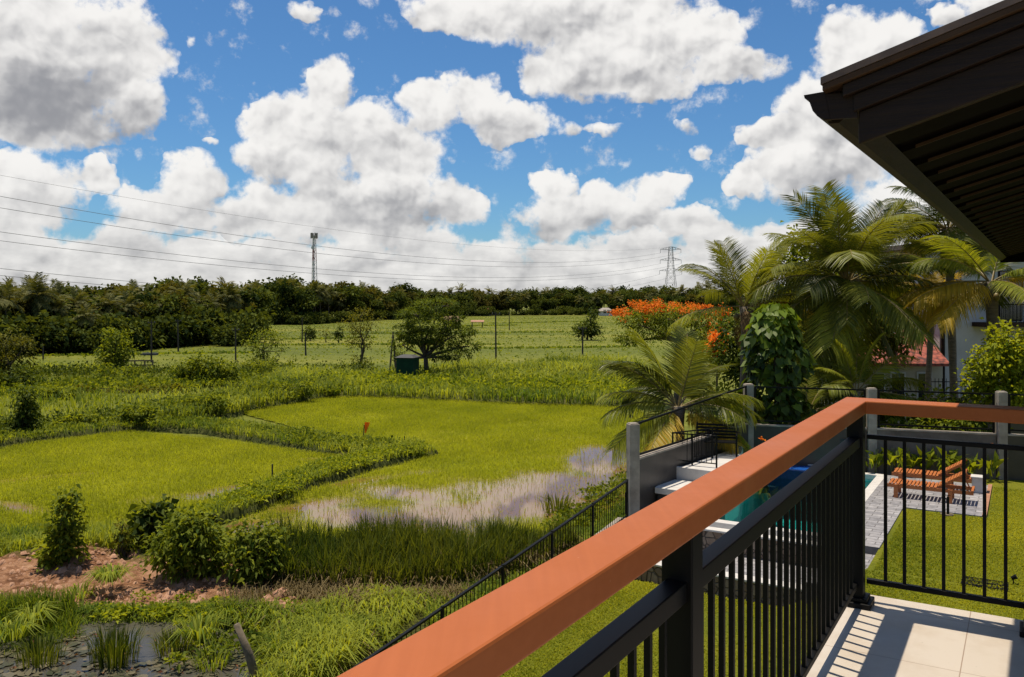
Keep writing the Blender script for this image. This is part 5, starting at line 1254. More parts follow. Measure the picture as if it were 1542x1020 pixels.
# the slim palm at the left
Y = 33.0
fr = [('up', 80, .95, None), ('up', 200, .9, None), ('up', 330, .95, None), ('up', 20, .9, None), ('up', 270, .8, BR), ('high', 150, 0.95, None), ('high', 60, 0.8, None), ('high', 190, .9, None), ('high', 300, .8, None), ('mid', 120, .8, None), ('mid', 350, .85, None), ('flat', 185, .95, BR), ('flat', 345, 1.1, BR), ('flat', 355, .95, YL), ('low', 10, .8, None), ('hang', 100, .6, DRY), ('hang', 280, .5, DRY)]
palm('slim coconut palm with an upright crown, left of the creeper-covered tree', (dp(1104, 600, Y).x, Y, 0.3), dp(1120, 462, Y), fr, 3.1, 0.13, nuts=5, lean=Vector((0.15, 0, 0)))
# leaning thick-trunked palm at the right in front of the white house
Y = 29.0
fr = [('flat', 190, 1.0, YL), ('low', 205, 1.0, YL), ('low', 188, 1.1, YL), ('mid', 178, 1.0, BR), ('flat', 172, 1.05, YL), ('high', 160, 1.0, None), ('high', 200, 1.0, BR), ('mid', 10, 1.0, BR), ('flat', 350, 1.0, YL), ('high', 40, 1., None), ('mid', 100, 1., None), ('flat', 60, 1, None), ('up', 300, .8, BR), ('mid', 300, .9, BR), ('flat', 270, .8, BR), ('low', 330, .8, YL)]
palm('thick-trunked palm with golden fronds in front of the white house', (dp(1478, 560, Y).x, Y, 0.8), dp(1492, 424, Y), fr, 2.9, 0.22, nuts=3, lean=Vector((0.25, 0.1, 0)), wl=0.0075)
# tall palm half hidden by the roof eave
Y = 33.5
fr = ring_of([('high', 5), ('mid', 7), ('flat', 7), ('low', 5)]) + [('mid', 175, 1.1, BR), ('low', 190, 1.1, YL), ('flat', 185, 1.1, BR)]
palm('palm standing behind, its crown half hidden by the dark roof eave', (dp(1440, 560, Y).x, Y, 0.5), dp(1428, 345, Y), fr, 2.7, 0.17, wl=0.0070)
Y = 36.0
fr = ring_of([('high', 4), ('mid', 5), ('flat', 4)], YL)
palm('yellowing palm between the tallest palm and the white house', (dp(1392, 560, Y).x, Y, 0.5), dp(1405, 440, Y), fr, 1.6, 0.14, wl=0.0070)
# low palms close to the wall
Y = 25.6
fr = [('up', 95, 1.05, None), ('up', 185, 1.1, BR), ('up', 260, .95, None), ('high', 165, 1.1, None), ('high', 20, 1.0, None), ('high', 60, 1, None), ('high', 200, 1.05, None), ('mid', 178, 1.0, BR), ('mid', 340, 1.0, None), ('flat', 190, 1.0, BR), ('flat', 5, 1.0, None), ('low', 205, 1.05, BR), ('low', 350, 0.95, BR), ('low', 225, 1.0, YL), ('low', 310, 0.9, YL), ('mid', 120, 1, None), ('mid', 60, 1, None), ('flat', 320, .9, None), ('mid', 10, .9, BR)]
palm('low young palm leaning over the field behind the dark garden wall', (dp(1030, 700, Y).x, Y, 0.0), dp(1022, 612, Y), fr, 2.35, 0.17, wl=0.0070, leaf=0.27)
Y = 28.5
fr = [('up', 190, .8, BR), ('up', 330, .9, BR), ('up', 80, .8, BR), ('high', 15, 1.0, BR), ('high', 160, .8, BR), ('high', 200, .7, BR), ('mid', 5, 1.05, BR), ('flat', 350, 1.2, BR), ('flat', 185, .9, None), ('mid', 100, .9, BR), ('mid', 220, .8, BR), ('flat', 30, 1.1, BR)]
palm('small bright palm with arching fronds behind the back wall', (dp(1288, 640, Y).x, Y, 1.0), dp(1288, 590, Y), fr, 2.3, 0.12, wl=0.0070, leaf=0.27)
fr = [('high', 170, .9, None), ('mid', 190, .9, BR), ('flat', 185, .9, None), ('high', 10, .9, BR), ('mid', 350, 1, BR), ('flat', 5, 1.2, BR), ('up', 90, .8, None), ('mid', 80, .8, None), ('flat', 250, .7, BR)]
palm('small palm whose low fronds hang over the wall beside the middle post', (dp(1205, 640, 27.6).x, 27.6, 1.0), dp(1215, 622, 27.6), fr, 2.0, 0.10, wl=0.0075, leaf=0.27)

# creeper-covered tree with large heart-shaped leaves
Y = 27.4; t = thing('creeper_tree', 'column of large dark heart-shaped creeper leaves over a trunk by the back post', 'creeper', (dp(1170, 600, Y).x, Y, 0.8))
mb = MB(); mb.tube([(dp(1168, 600, Y).x, Y, 0.6), (dp(1172, 560, Y).x, Y, 3.5), (dp(1168, 480, Y).x, Y, 6.1)], [0.16, 0.13, 0.07], 8); mb.build('trunk', M['bark'], t)
bl = px_blobs([(1165, 478, 30, 22), (1162, 505, 42, 26), (1172, 540, 50, 34), (1165, 585, 46, 40), (1178, 620, 44, 36)], Y)
lv = LV()
C = np.array([tuple(b[0]) for b in bl]); Rr = np.array([b[1] for b in bl]); n = 1150
k = RNG.choice(len(bl), n, p=np.array([.15, .2, .25, .2, .2])); u = RNG.normal(0, 1, (n, 3)); u /= np.linalg.norm(u, axis=1, keepdims=True)
P = C[k] + u * Rr[k] * RNG.uniform(0.75, 1.05, n)[:, None]
ax = u * np.array([1, 1, 0.2]) * 0.6 + np.array([0, 0, -0.75]) + RNG.normal(0, 0.3, (n, 3))
# heart leaves: six-point outline as two quads
A_ = ax / np.linalg.norm(ax, axis=1, keepdims=True); Sd = np.cross(A_, u + RNG.normal(0, 0.3, (n, 3))); Sd /= np.linalg.norm(Sd, axis=1, keepdims=True); Nn = np.cross(Sd, A_)
l = RNG.uniform(0.20, 0.38, n)[:, None]
Vv = np.stack([P, P - A_ * l * 0.12 + Sd * l * 0.30 + Nn * l * 0.05, P + A_ * l * 0.30 + Sd * l * 0.42 + Nn * l * 0.08, P + A_ * l * 0.95, P + A_ * l * 0.30 - Sd * l * 0.42 + Nn * l * 0.08, P - A_ * l * 0.12 - Sd * l * 0.30 + Nn * l * 0.05], 1)
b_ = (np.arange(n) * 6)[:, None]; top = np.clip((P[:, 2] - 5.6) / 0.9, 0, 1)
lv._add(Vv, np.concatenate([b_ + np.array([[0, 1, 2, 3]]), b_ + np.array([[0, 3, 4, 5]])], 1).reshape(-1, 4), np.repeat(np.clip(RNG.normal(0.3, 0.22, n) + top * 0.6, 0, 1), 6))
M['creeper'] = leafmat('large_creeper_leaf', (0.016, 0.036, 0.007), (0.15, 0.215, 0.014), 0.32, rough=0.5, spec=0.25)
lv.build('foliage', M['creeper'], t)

# bright shrub tree at the right edge
Y = 27.0
tree('leafy_bush', 'bright yellow-green leafy bush at the right edge behind the wall', 'bush', (dp(1512, 640, Y).x, Y, 1.0), dp(1512, 500, Y), px_blobs([(1515, 520, 36, 30), (1490, 550, 30, 26), (1535, 555, 34, 34), (1475, 575, 22, 18), (1510, 590, 44, 26), (1550, 520, 30, 30)], Y), 300, 14, 0.17, M['leaf_bright'], 0.07, 0.55, 0.16, 0.6)
# broad trees behind the palms
Y = 44.0
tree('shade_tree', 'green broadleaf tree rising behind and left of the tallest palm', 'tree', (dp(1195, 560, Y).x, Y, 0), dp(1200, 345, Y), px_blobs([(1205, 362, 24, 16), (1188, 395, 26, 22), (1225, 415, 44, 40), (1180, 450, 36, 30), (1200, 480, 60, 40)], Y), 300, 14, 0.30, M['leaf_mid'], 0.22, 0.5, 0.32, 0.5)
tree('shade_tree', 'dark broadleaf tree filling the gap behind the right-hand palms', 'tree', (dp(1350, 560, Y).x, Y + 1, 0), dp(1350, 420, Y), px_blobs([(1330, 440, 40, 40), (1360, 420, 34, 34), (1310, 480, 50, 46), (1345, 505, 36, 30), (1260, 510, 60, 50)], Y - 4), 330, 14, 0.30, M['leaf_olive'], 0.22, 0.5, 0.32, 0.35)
Y = 38.0
tree('shade_tree', 'low dark tree behind the slim palm and the creeper', 'tree', (dp(1130, 600, Y).x, Y, 0), dp(1130, 480, Y), px_blobs([(1110, 500, 36, 30), (1150, 480, 40, 40), (1130, 545, 60, 36), (1220, 545, 60, 50)], Y), 300, 14, 0.26, M['leaf_dark'], 0.18, 0.5, 0.3, 0.35)
# undergrowth behind the back wall
hedge_spots = [(1090, 600, 32), (1110, 640, 28.6), (1240, 600, 30), (1340, 610, 29), (1420, 612, 28.0), (1260, 640, 28.2), (1370, 636, 27.5), (1450, 630, 27.0)]
hedge_labels = ['leafy shrub in front of the flame tree, above the young palm', 'light green leafy shrub right beside the tall back post', 'dark undergrowth shrub below the tallest palm', 'shrub below the red tiled roof behind the wall', 'shrub under the golden palm behind the wall', 'low shrub behind the handrail corner and wall', 'low shrub peeping over the wall above the loungers', 'low shrub below the bright bush at the wall']
for (px, py, Yh), lab in zip(hedge_spots, hedge_labels):
    tree('garden_shrub', lab, 'shrub', (dp(px, py, Yh).x, Yh, 0.8), dp(px, py - 30, Yh), px_blobs([(px, py, 36, 24), (px - 26, py + 16, 30, 24), (px + 28, py + 14, 30, 24)], Yh), 90, 12, 0.18, M['leaf_mid' if px != 1110 else 'leaf_bright'], 0.05, 0.5, 0.16, 0.35, 'shrubs behind the garden wall')

# flame tree
Y = 56.0; b = (dp(1020, 560, Y).x, Y, 0)
t = thing('flame_tree', 'flame tree with an umbrella crown covered in orange blossom', 'tree', b)
mb = MB(); f = dp(1022, 515, Y); limb(mb, b, f, 0.28, 0.2, 0.05, 8)
pads = px_blobs([(1010, 478, 52, 17), (960, 482, 40, 11), (1065, 482, 44, 13), (985, 499, 36, 8), (948, 510, 26, 7), (1075, 508, 30, 12), (1040, 500, 30, 14, -2), (1000, 470, 60, 12, 3)], Y)
for c, r in pads: limb(mb, f, Vector(c) + Vector((0, 0, -0.3)), 0.14, 0.04, 0.14)
mb.build('trunk', M['bark'], t)
lv = LV(); crown_leaves(lv, pads, 420, 14, 0.24, 0.4, 0.20, 0.42, 0.8); lv.build('crown', M['leaf_mid'], t)
lv = LV()
up_pads = px_blobs([(1010, 464, 56, 5), (950, 470, 30, 5), (1066, 468, 42, 6), (985, 458, 44, 4), (930, 482, 12, 5), (1084, 486, 18, 8), (922, 498, 5, 7), (1075, 500, 18, 8), (975, 480, 14, 5), (1035, 484, 14, 5)], Y - 0.5)
crown_leaves(lv, up_pads, 140, 16, 0.13, 0.8, 0.14, 0.5, 0.9); lv.build('blossom', M['flower'], t)
Y = 47.0; b = (dp(1080, 580, Y).x, Y, 0)
t = thing('flowering_shrub', 'small yellow-orange flowering shrub right below the flame tree', 'shrub', b)
mb = MB(); limb(mb, b, dp(1080, 535, Y), 0.08, 0.05); mb.build('stem', M['bark'], t)
lv = LV(); crown_leaves(lv, px_blobs([(1080, 525, 16, 22), (1076, 545, 14, 12)], Y), 60, 14, 0.2, 0.6, 0.16, 0.4); lv.build('foliage', M['leaf_olive'], t)
lv = LV(); crown_leaves(lv, px_blobs([(1079, 522, 16, 20), (1084, 510, 12, 10)], Y - 0.3), 45, 14, 0.16, 0.8, 0.14, 0.7); lv.build('blossom', M['flower'], t)

# flower bed in front of the back wall
def canna(px, py, z, h, n, label, fl=True):
    b = Vector((px, py, z)); t = thing('broad_leaved_plant', label, 'plant', b, 'broad-leaved plants along the back wall')
    lv = LV(); a = RNG.uniform(0, 6.28, n); base = np.c_[np.full(n, b.x) + RNG.normal(0, .10, n), np.full(n, b.y) + RNG.normal(0, .10, n), z + RNG.uniform(0.1, 0.45, n) * h]
    lv.cards(base, np.c_[np.cos(a) * 0.6, np.sin(a) * 0.6, RNG.uniform(0.5, 1.3, n)], RNG.uniform(0.55, 0.95, n) * h * 0.75, 0.30, np.clip(RNG.normal(0.5, 0.25, n), 0, 1), droop=0.22)
    lv.build('leaves', M['leaf_bright'], t)
    mb = MB()
    for _ in range(3): limb(mb, b, b + Vector((random.uniform(-.1, .1), random.uniform(-.1, .1), h * 0.8)), 0.018, 0.01, 0.05, 5, 3)
    mb.build('stem', M['leaf_stem'], t)
    if fl:
        lf = LV(); k = 9; c = b + Vector((random.uniform(-.1, .1), 0, h * 1.05)); q = RNG.normal(0, 1, (k, 3)); q[:, 2] = abs(q[:, 2])
        lf.cards(np.array([tuple(c)] * k) + RNG.normal(0, .03, (k, 3)), q, 0.13, 0.6, RNG.uniform(0, 1, k)); lf.build('flower', M['flower'], t)
M['leaf_stem'] = mat('green_stem', (0.10, 0.12, 0.02), rough=0.5)
canna_px = [(1150, 'by the back corner post, with a red flower'), (1180, 'left of the handrail corner'), (1318, 'right beside the balcony corner post'), (1342, 'left of the loungers with an orange flower'), (1366, 'behind the foot of the farther lounger'), (1392, 'behind the middle of the loungers, big upright leaf'), (1416, 'behind the raised backrests'), (1440, 'right of the raised backrests'), (1466, 'behind the pale side table'), (1492, 'at the foot of the right-hand post, orange flower'), (1355, 'in the bed directly behind the farther lounger slats'), (1428, 'the smallest between two larger ones by the wall')]
def bed_point(px, gap):
    k = (px - CX) / FPX; pa, pb = (P2, P3) if px < 1310 else (P3, P4)
    u = (k * pa.y - pa.x) / ((pb.x - pa.x) - k * (pb.y - pa.y)); y_ = pa.y + (pb.y - pa.y) * u - gap
    return k * y_, y_
for i, (px, where) in enumerate(canna_px):
    bx_, by_ = bed_point(px, random.uniform(0.25, 0.5)); canna(bx_, by_, ZL, random.uniform(0.8, 1.2) * (0.7 if i == 11 else 1), 13, 'broad-leaved garden plant ' + where, i in (0, 3, 9))

# ------------------------------------------------------------------ trees standing in the fields
M['rain_leaf'] = leafmat('rain_tree_leaf', (0.024, 0.044, 0.006), (0.165, 0.205, 0.020), 0.36)
Y = 72.0
rt = px_blobs([(658, 460, 32, 9), (630, 474, 30, 9), (676, 478, 22, 8), (650, 490, 42, 9), (612, 498, 22, 9), (690, 500, 26, 8), (636, 508, 34, 8), (706, 520, 16, 8), (606, 518, 16, 9), (668, 518, 26, 7), (688, 534, 22, 7, -1), (604, 538, 12, 8, 1), (660, 536, 16, 6)], Y)
tree('rain_tree', 'spreading dark tree with layered crown beside the green hut', 'tree', gp(642, 575), dp(648, 470, Y), rt, 800, 14, 0.22, M['rain_leaf'], 0.26, 0.42, 0.15, 0.45, trunk_to=dp(641, 538, Y), shell=0.95)
Y = 82.0
tree('thin_tree', 'slender open tree with several stems left of the spreading tree', 'tree', gp(541, 560), dp(543, 470, Y), px_blobs([(543, 474, 22, 12), (528, 484, 14, 12), (560, 486, 14, 12), (541, 498, 20, 14), (532, 515, 10, 12), (553, 520, 8, 14), (541, 545, 14, 12)], Y), 150, 9, 0.24, M['leaf_olive'], 0.14, 0.4, 0.28, 0.6, stems=3)
tree('field_tree', 'small dark round tree with a thin one behind, far in the green field', 'tree', gp(884, 512), dp(884, 485, 145), px_blobs([(884, 495, 18, 10), (878, 500, 12, 9), (893, 500, 12, 10), (893, 470, 8, 9), (890, 481, 5, 6)], 145), 130, 9, 0.5, M['leaf_dark'], 0.2, 0.45, 0.4, 0.35)
tree('field_tree', 'open feathery tree left of the middle fields, many thin branches', 'tree', gp(396, 552), dp(398, 500, 88), px_blobs([(400, 505, 22, 9), (378, 520, 14, 7), (420, 512, 14, 8), (396, 528, 18, 10), (425, 528, 8, 6), (398, 545, 26, 8)], 88), 150, 9, 0.3, M['leaf_mid'], 0.14, 0.4, 0.26, 0.45, stems=2)
tree('field_tree', 'leafy tree on the left with a pale trunk beside the wooden rails', 'tree', gp(173, 562), dp(174, 500, 80), px_blobs([(175, 508, 20, 12), (160, 528, 20, 12), (190, 526, 18, 14), (173, 540, 24, 12), (165, 550, 14, 10)], 80), 170, 10, 0.32, M['leaf_mid'], 0.16, 0.45, 0.26, 0.5)
tree('field_tree', 'bushy brownish tree at the far left edge beside the meadow', 'tree', gp(14, 585), dp(14, 510, 67), px_blobs([(10, 515, 36, 18), (38, 520, 20, 14), (-14, 530, 34, 22), (16, 545, 36, 14), (10, 565, 26, 16)], 67), 240, 11, 0.28, M['leaf_olive'], 0.2, 0.42, 0.24, 0.3)
tree('field_tree', 'small round clipped tree far off in the left field', 'tree', gp(467, 513), dp(467, 500, 143), px_blobs([(467, 501, 8, 8)], 143), 40, 8, 0.45, M['leaf_dark'], 0.12, 0.45, 0.3, 0.4, twig=False)
tree('field_tree', 'bare twiggy sapling far off in the left field', 'tree', gp(491, 515), dp(491, 498, 138), px_blobs([(491, 500, 8, 6), (487, 506, 6, 4)], 138), 14, 6, 0.4, M['leaf_olive'], 0.10, 0.4, 0.4, 0.5)
tree('field_tree', 'narrow dark sapling far off right of the bare one', 'tree', gp(510, 516), dp(510, 500, 136), px_blobs([(510, 500, 4, 6), (510, 508, 3, 4)], 136), 26, 7, 0.45, M['leaf_dark'], 0.08, 0.45, 0.25, 0.3, twig=False)

# shrubs and thickets in the middle distance
mids = [
 ('large feathery bush in the left meadow under the field poles', 302, 580, [(300, 548, 30, 18), (330, 556, 24, 16), (275, 560, 20, 14), (310, 565, 40, 12), (350, 560, 14, 12)], 190, 'leaf_mid', 0.30),
 ('dark bush below the brownish tree at the left edge', 30, 590, [(30, 568, 26, 18), (0, 575, 24, 16)], 90, 'leaf_dark', 0.28),
 ('bush at the foot of the leafy tree, left meadow', 165, 575, [(160, 560, 22, 12), (195, 562, 18, 10)], 80, 'leaf_mid', 0.25),
 ('low bush under the open feathery tree', 400, 562, [(395, 552, 30, 8), (430, 552, 16, 7), (365, 553, 14, 7)], 90, 'leaf_mid', 0.25),
 ('rounded bush under the slender tree', 545, 568, [(540, 556, 24, 10), (515, 552, 10, 8), (565, 560, 12, 8)], 80, 'leaf_dark', 0.25),
 ('dark shrub right of the spreading tree trunk', 660, 582, [(665, 570, 24, 10), (690, 572, 18, 8), (640, 574, 14, 8)], 80, 'leaf_dark', 0.25),
 ('shrub growing against the green hut', 596, 585, [(592, 575, 14, 10), (580, 570, 14, 12)], 60, 'leaf_mid', 0.22),
 ('tall dark shrub on the left bank, conical with glossy leaves', 38, 660, [(38, 600, 14, 16), (42, 622, 18, 18), (28, 640, 20, 16), (38, 650, 24, 12)], 150, 'leaf_dark', 0.22),
 ('broad bush where the two field banks meet', 208, 646, [(210, 622, 26, 16), (185, 634, 22, 12), (235, 636, 20, 12)], 140, 'leaf_mid', 0.22),
 ('low bush on the left bank beside brown grass', 115, 648, [(120, 634, 14, 12), (140, 632, 10, 12), (95, 640, 14, 10)], 90, 'leaf_mid', 0.22),
 ('dark thicket along the tall bank, left part', 275, 630, [(255, 616, 22, 14), (290, 610, 22, 14), (320, 606, 22, 14)], 150, 'leaf_mid', 0.22),
 ('dark thicket along the tall bank, right part', 380, 606, [(350, 600, 22, 14), (385, 592, 22, 14), (420, 588, 22, 14), (455, 583, 20, 12)], 170, 'leaf_mid', 0.24),
 ('small bush in the meadow left of the banks', 80, 600, [(75, 590, 18, 9), (105, 594, 14, 8)], 60, 'leaf_mid', 0.24),
 ('line of low bushes crossing the left meadow', 230, 590, [(130, 588, 22, 9), (215, 590, 22, 9), (260, 588, 20, 8), (175, 592, 18, 8)], 130, 'leaf_olive', 0.24),
 ('leafy shrub beyond the near bank tip with creeping stems', 612, 690, [(612, 680, 22, 9), (585, 686, 16, 8), (632, 684, 10, 7)], 130, 'leaf_mid', 0.14),
 ('weedy shrub on the near bank beside the channel', 520, 708, [(510, 700, 20, 8), (540, 698, 18, 8), (480, 712, 16, 8)], 120, 'leaf_bright', 0.13),
 ('weedy shrub at the near end of the bank', 400, 755, [(390, 750, 26, 10), (350, 768, 22, 10), (430, 736, 22, 8)], 150, 'leaf_bright', 0.12),
 ('bush on the far grassy bank under the first pole', 745, 575, [(745, 562, 24, 8), (780, 566, 24, 7)], 60, 'grass_tall', 0.3),
]
for lab, px, py, bl, ncl, mm, lf in mids:
    shrub('meadow_shrub', lab, 'shrub', px, py, bl, ncl, 12, lf, M[mm], spread=lf * 0.8, group='shrubs in the fields', tb=0.42)

# foreground shrubs
shrub('sapling', 'slender leafy sapling on the bare orange soil at the left', 'sapling', 92, 858, [(104, 750, 9, 18), (102, 775, 15, 18), (98, 800, 22, 18), (92, 825, 26, 18), (80, 842, 22, 14), (112, 836, 14, 12)], 200, 8, 0.17, M['leaf_mid'], 0.2, 0.5, 0.13, 0.5)
shrub('leafy_shrub', 'large bushy shrub on the soil bank in the foreground', 'shrub', 285, 874, [(285, 790, 30, 26), (262, 815, 32, 24), (310, 800, 24, 26), (285, 835, 46, 30), (250, 840, 22, 20), (318, 840, 20, 24)], 360, 9, 0.17, M['leaf_mid'], 0.15, 0.42, 0.16, 0.5)
shrub('leafy_shrub', 'dark broad-leaved shrub just left of the large bushy one', 'shrub', 228, 835, [(225, 785, 18, 18), (240, 775, 18, 12), (215, 805, 14, 18), (232, 815, 18, 16)], 110, 7, 0.24, M['leaf_dark'], 0.1, 0.7, 0.15, 0.40)
shrub('leafy_shrub', 'medium leafy shrub between the bushy shrub and the reeds', 'shrub', 380, 880, [(362, 815, 16, 22), (385, 800, 12, 18), (405, 812, 14, 18), (375, 845, 32, 26), (405, 850, 22, 20)], 210, 8, 0.18, M['leaf_mid'], 0.12, 0.45, 0.16, 0.5)
shrub('sapling', 'thin bare sapling standing behind the soil bank', 'sapling', 185, 842, [(184, 800, 7, 22), (187, 825, 9, 12)], 22, 5, 0.14, M['leaf_olive'], 0.15, 0.4, 0.08, 0.5)

# ------------------------------------------------------------------ poles, hut, stakes, wires, masts
poles = [(747, 470, 555, 'tallest wooden pole, right of the spreading tree'), (877, 492, 552, 'wooden pole in front of the small dark tree in the field'), (228, 483, 545, 'leftmost leaning dark pole with a crossbar by the leafy tree'),
         (268.5, 481, 529, 'thin pole left of the feathery bush'), (318, 471, 516, 'thin far pole near the dark thicket of the wood'), (355, 494, 544, 'dark pole just left of the open feathery tree'), (455, 478, 515, 'thin far pole in the middle fields by the wood'),
         (460.5, 501, 535, 'short pole in the middle fields in front of the far one'), (65, 522, 541, 'short stump-like pole at the left beside the brownish tree'), (767, 470, 497, 'small far pole right of the tallest one')]
for px, y0, y1, lab in poles:
    b = gp(px, y1); h = (y1 - y0) * b.y / FPX
    t = thing('utility_pole', lab, 'pole', b, 'wooden poles in the fields')
    q = MB(); q.tube([b + Vector((0, 0, -0.3)), b + Vector((random.uniform(-.08, .08), 0, h))], [0.12 if b.y > 100 else 0.10, 0.08 if b.y > 100 else 0.07], 8); q.build('shaft', M['pole_wood'], t)
    if y1 - y0 > 40:
        q = MB(); q.beam(b + Vector((-0.45, 0, h - 0.25)), b + Vector((0.45, 0, h - 0.22)), 0.09, 0.09); q.build('crossbar', M['pole_wood'], t)
        q = MB()
        for s in (-0.35, 0.35): q.tube([b + Vector((s, 0, h - 0.18)), b + Vector((s, 0, h - 0.05))], 0.035, 6)
        q.build('insulators', M['concrete'], t)
# field wires strung between the poles
def wire(name, label, a, b_, sag, r, group=None, n=18):
    pts = [Vector(a).lerp(Vector(b_), i / n) + Vector((0, 0, -4 * sag * (i / n) * (1 - i / n))) for i in range(n + 1)]
    q = MB(); q.tube(pts, r, 4, caps=False); o = q.build(name, M['wire'], None); return props(o, label, 'wire', group)
def ptop(i, o=0.1): px, y0, y1, _ = poles[i]; b = gp(px, y1); return Vector((b.x, b.y, (y1 - y0) * b.y / FPX - o))
# green hut on legs
b = gp(614, 580); t = thing('green_hut', 'small dark green hut with a grey roof on legs under the spreading tree', 'hut', b)
s = b.y / FPX
ux = Vector((0.97, -0.24, 0)); uy = Vector((0.24, 0.97, 0))
def hq(x, y, z): return b + ux * x + uy * y + Vector((0, 0, z))
q = MB(); q.hexa([hq(-0.72, -0.7, 0.75), hq(0.72, -0.7, 0.75), hq(0.72, 0.7, 0.75), hq(-0.72, 0.7, 0.75)], [hq(-0.72, -0.7, 2.25), hq(0.72, -0.7, 2.25), hq(0.72, 0.7, 2.25), hq(-0.72, 0.7, 2.25)]); q.build('cabin', M['hut_green'], t)
q = MB(); q.hexa([hq(-0.82, -0.85, 2.26), hq(0.82, -0.85, 2.26), hq(0.82, 0.85, 2.26), hq(-0.82, 0.85, 2.26)], [hq(-0.45, -0.35, 2.46), hq(0.45, -0.35, 2.46), hq(0.45, 0.35, 2.46), hq(-0.45, 0.35, 2.46)]); q.build('roof', M['hut_roof'], t)
for x in (-0.65, 0.65):
    for y in (-0.6, 0.6):
        q = MB(); q.beam(hq(x, y, -0.1), hq(x, y, 0.749), 0.1, 0.1); q.build('leg', M['pole_wood'], t)
q = MB(); q.hexa([hq(-0.25, -0.715, 0.85), hq(0.35, -0.715, 0.85), hq(0.35, -0.702, 0.85), hq(-0.25, -0.702, 0.85)], [hq(-0.25, -0.715, 2.0), hq(0.35, -0.715, 2.0), hq(0.35, -0.702, 2.0), hq(-0.25, -0.702, 2.0)]); q.build('door', M['hut_green'], t)
# leaning posts beside the hut
for (xa, ya, xb, yb, lab) in ((586, 572, 592, 500, 'leaning grey post left of the hut, tall'), (597, 574, 592, 505, 'second grey post leaning towards the tall one by the hut')):
    a = gp(xa, ya); t2 = props(MB().tube([a, dp(xb, yb, a.y)], [0.10, 0.07], 7).build('leaning_post', M['stake_wood']), lab, 'post')
# low timber rails and boards by the left tree, plank bridge and stones
b = gp(205, 552); t = thing('timber_rails', 'low grey timber rails and boards by the leafy left tree', 'fence', b)
q = MB()
for px in (182, 203, 218, 230): p = gp(px, 556); q.beam(p, p + Vector((0, 0, 0.9)), 0.12, 0.12)
q.build('posts', M['stake_wood'], t).name = 'upright'
q = MB()
for zz_ in (0.35, 0.8): q.beam(gp(182, 556) + Vector((0, 0, zz_)), gp(230, 556) + Vector((0, 0, zz_ + 0.05)), 0.08, 0.14)
q.build('rail', M['stake_wood'], t)
q = MB(); p = gp(222, 545); q.box(p.x - 0.8, p.x + 0.9, p.y, p.y + 0.8, 0.7, 0.95); q.build('deck', M['hut_roof'], t)
b = gp(690, 569); t = props(MB().hexa([b + Vector((-2.4, -0.5, 0)), b + Vector((2.4, -0.3, 0)), b + Vector((2.4, 0.3, 0)), b + Vector((-2.4, 0.2, 0))], [b + Vector((-2.4, -0.5, 0.35)), b + Vector((2.4, -0.3, 0.4)), b + Vector((2.4, 0.3, 0.4)), b + Vector((-2.4, 0.2, 0.35))]).build('concrete_slab', M['concrete']), 'pale concrete slab lying in the grass beside the spreading tree', 'slab')
b = gp(500, 560); t = props(MB().hexa([b + Vector((-1.8, -0.6, 0)), b + Vector((1.4, -0.6, 0)), b + Vector((1.4, 0.6, 0)), b + Vector((-1.8, 0.6, 0))], [b + Vector((-1.7, -0.5, 0.5)), b + Vector((1.2, -0.5, 0.3)), b + Vector((1.2, 0.5, 0.3)), b + Vector((-1.7, 0.5, 0.5))]).build('concrete_block', M['concrete'], bevel=0.05), 'weathered concrete block in the grass left of the slender tree', 'block')
b = gp(961, 567); props(MB().box(b.x - 0.6, b.x + 0.6, b.y, b.y + 0.3, 0, 1.1).build('brick_pillar', M['soil'], bevel=0.03), 'low reddish brick pillar at the edge of the tall grass', 'pillar')
# far huts and houses
b = gp(680, 494); t = thing('straw_hut', 'tiny straw shelter in the far green field', 'hut', b)
q = MB(); q.poly([b + Vector(v) for v in ((-2.2, -1.5, 1.6), (2.2, -1.5, 1.6), (2.2, 1.5, 1.6), (-2.2, 1.5, 1.6), (-1.6, 0, 2.9), (1.6, 0, 2.9))], [(0, 1, 5, 4), (2, 3, 4, 5), (0, 4, 3), (1, 2, 5)]); q.build('roof', M['straw'], t)
for x in (-1.7, 1.7):
    q = MB(); q.beam(b + Vector((x, -1, -0.1)), b + Vector((x, -1, 1.7)), 0.15, 0.15); q.beam(b + Vector((x, 1, -0.1)), b + Vector((x, 1, 1.7)), 0.15, 0.15); q.build('post', M['pole_wood'], t)
b = gp(719, 493); t = thing('straw_hut', 'tiny orange lean-to right of the straw shelter', 'hut', b)
q = MB(); q.hexa([b + Vector(v) for v in ((-1.6, -1, 1.2), (1.6, -1, 1.2), (1.6, 1, 1.6), (-1.6, 1, 1.6))], [b + Vector(v) for v in ((-1.6, -1, 1.35), (1.6, -1, 1.35), (1.6, 1, 1.75), (-1.6, 1, 1.75))]); q.build('roof', M['soil'], t)
for x in (-1.3, 1.2):
    q = MB(); q.beam(b + Vector((x, -.8, -.05)), b + Vector((x, -.8, 1.22)), 0.14, 0.14); q.beam(b + Vector((x, .8, -.05)), b + Vector((x, .8, 1.55)), 0.14, 0.14); q.build('post', M['pole_wood'], t)
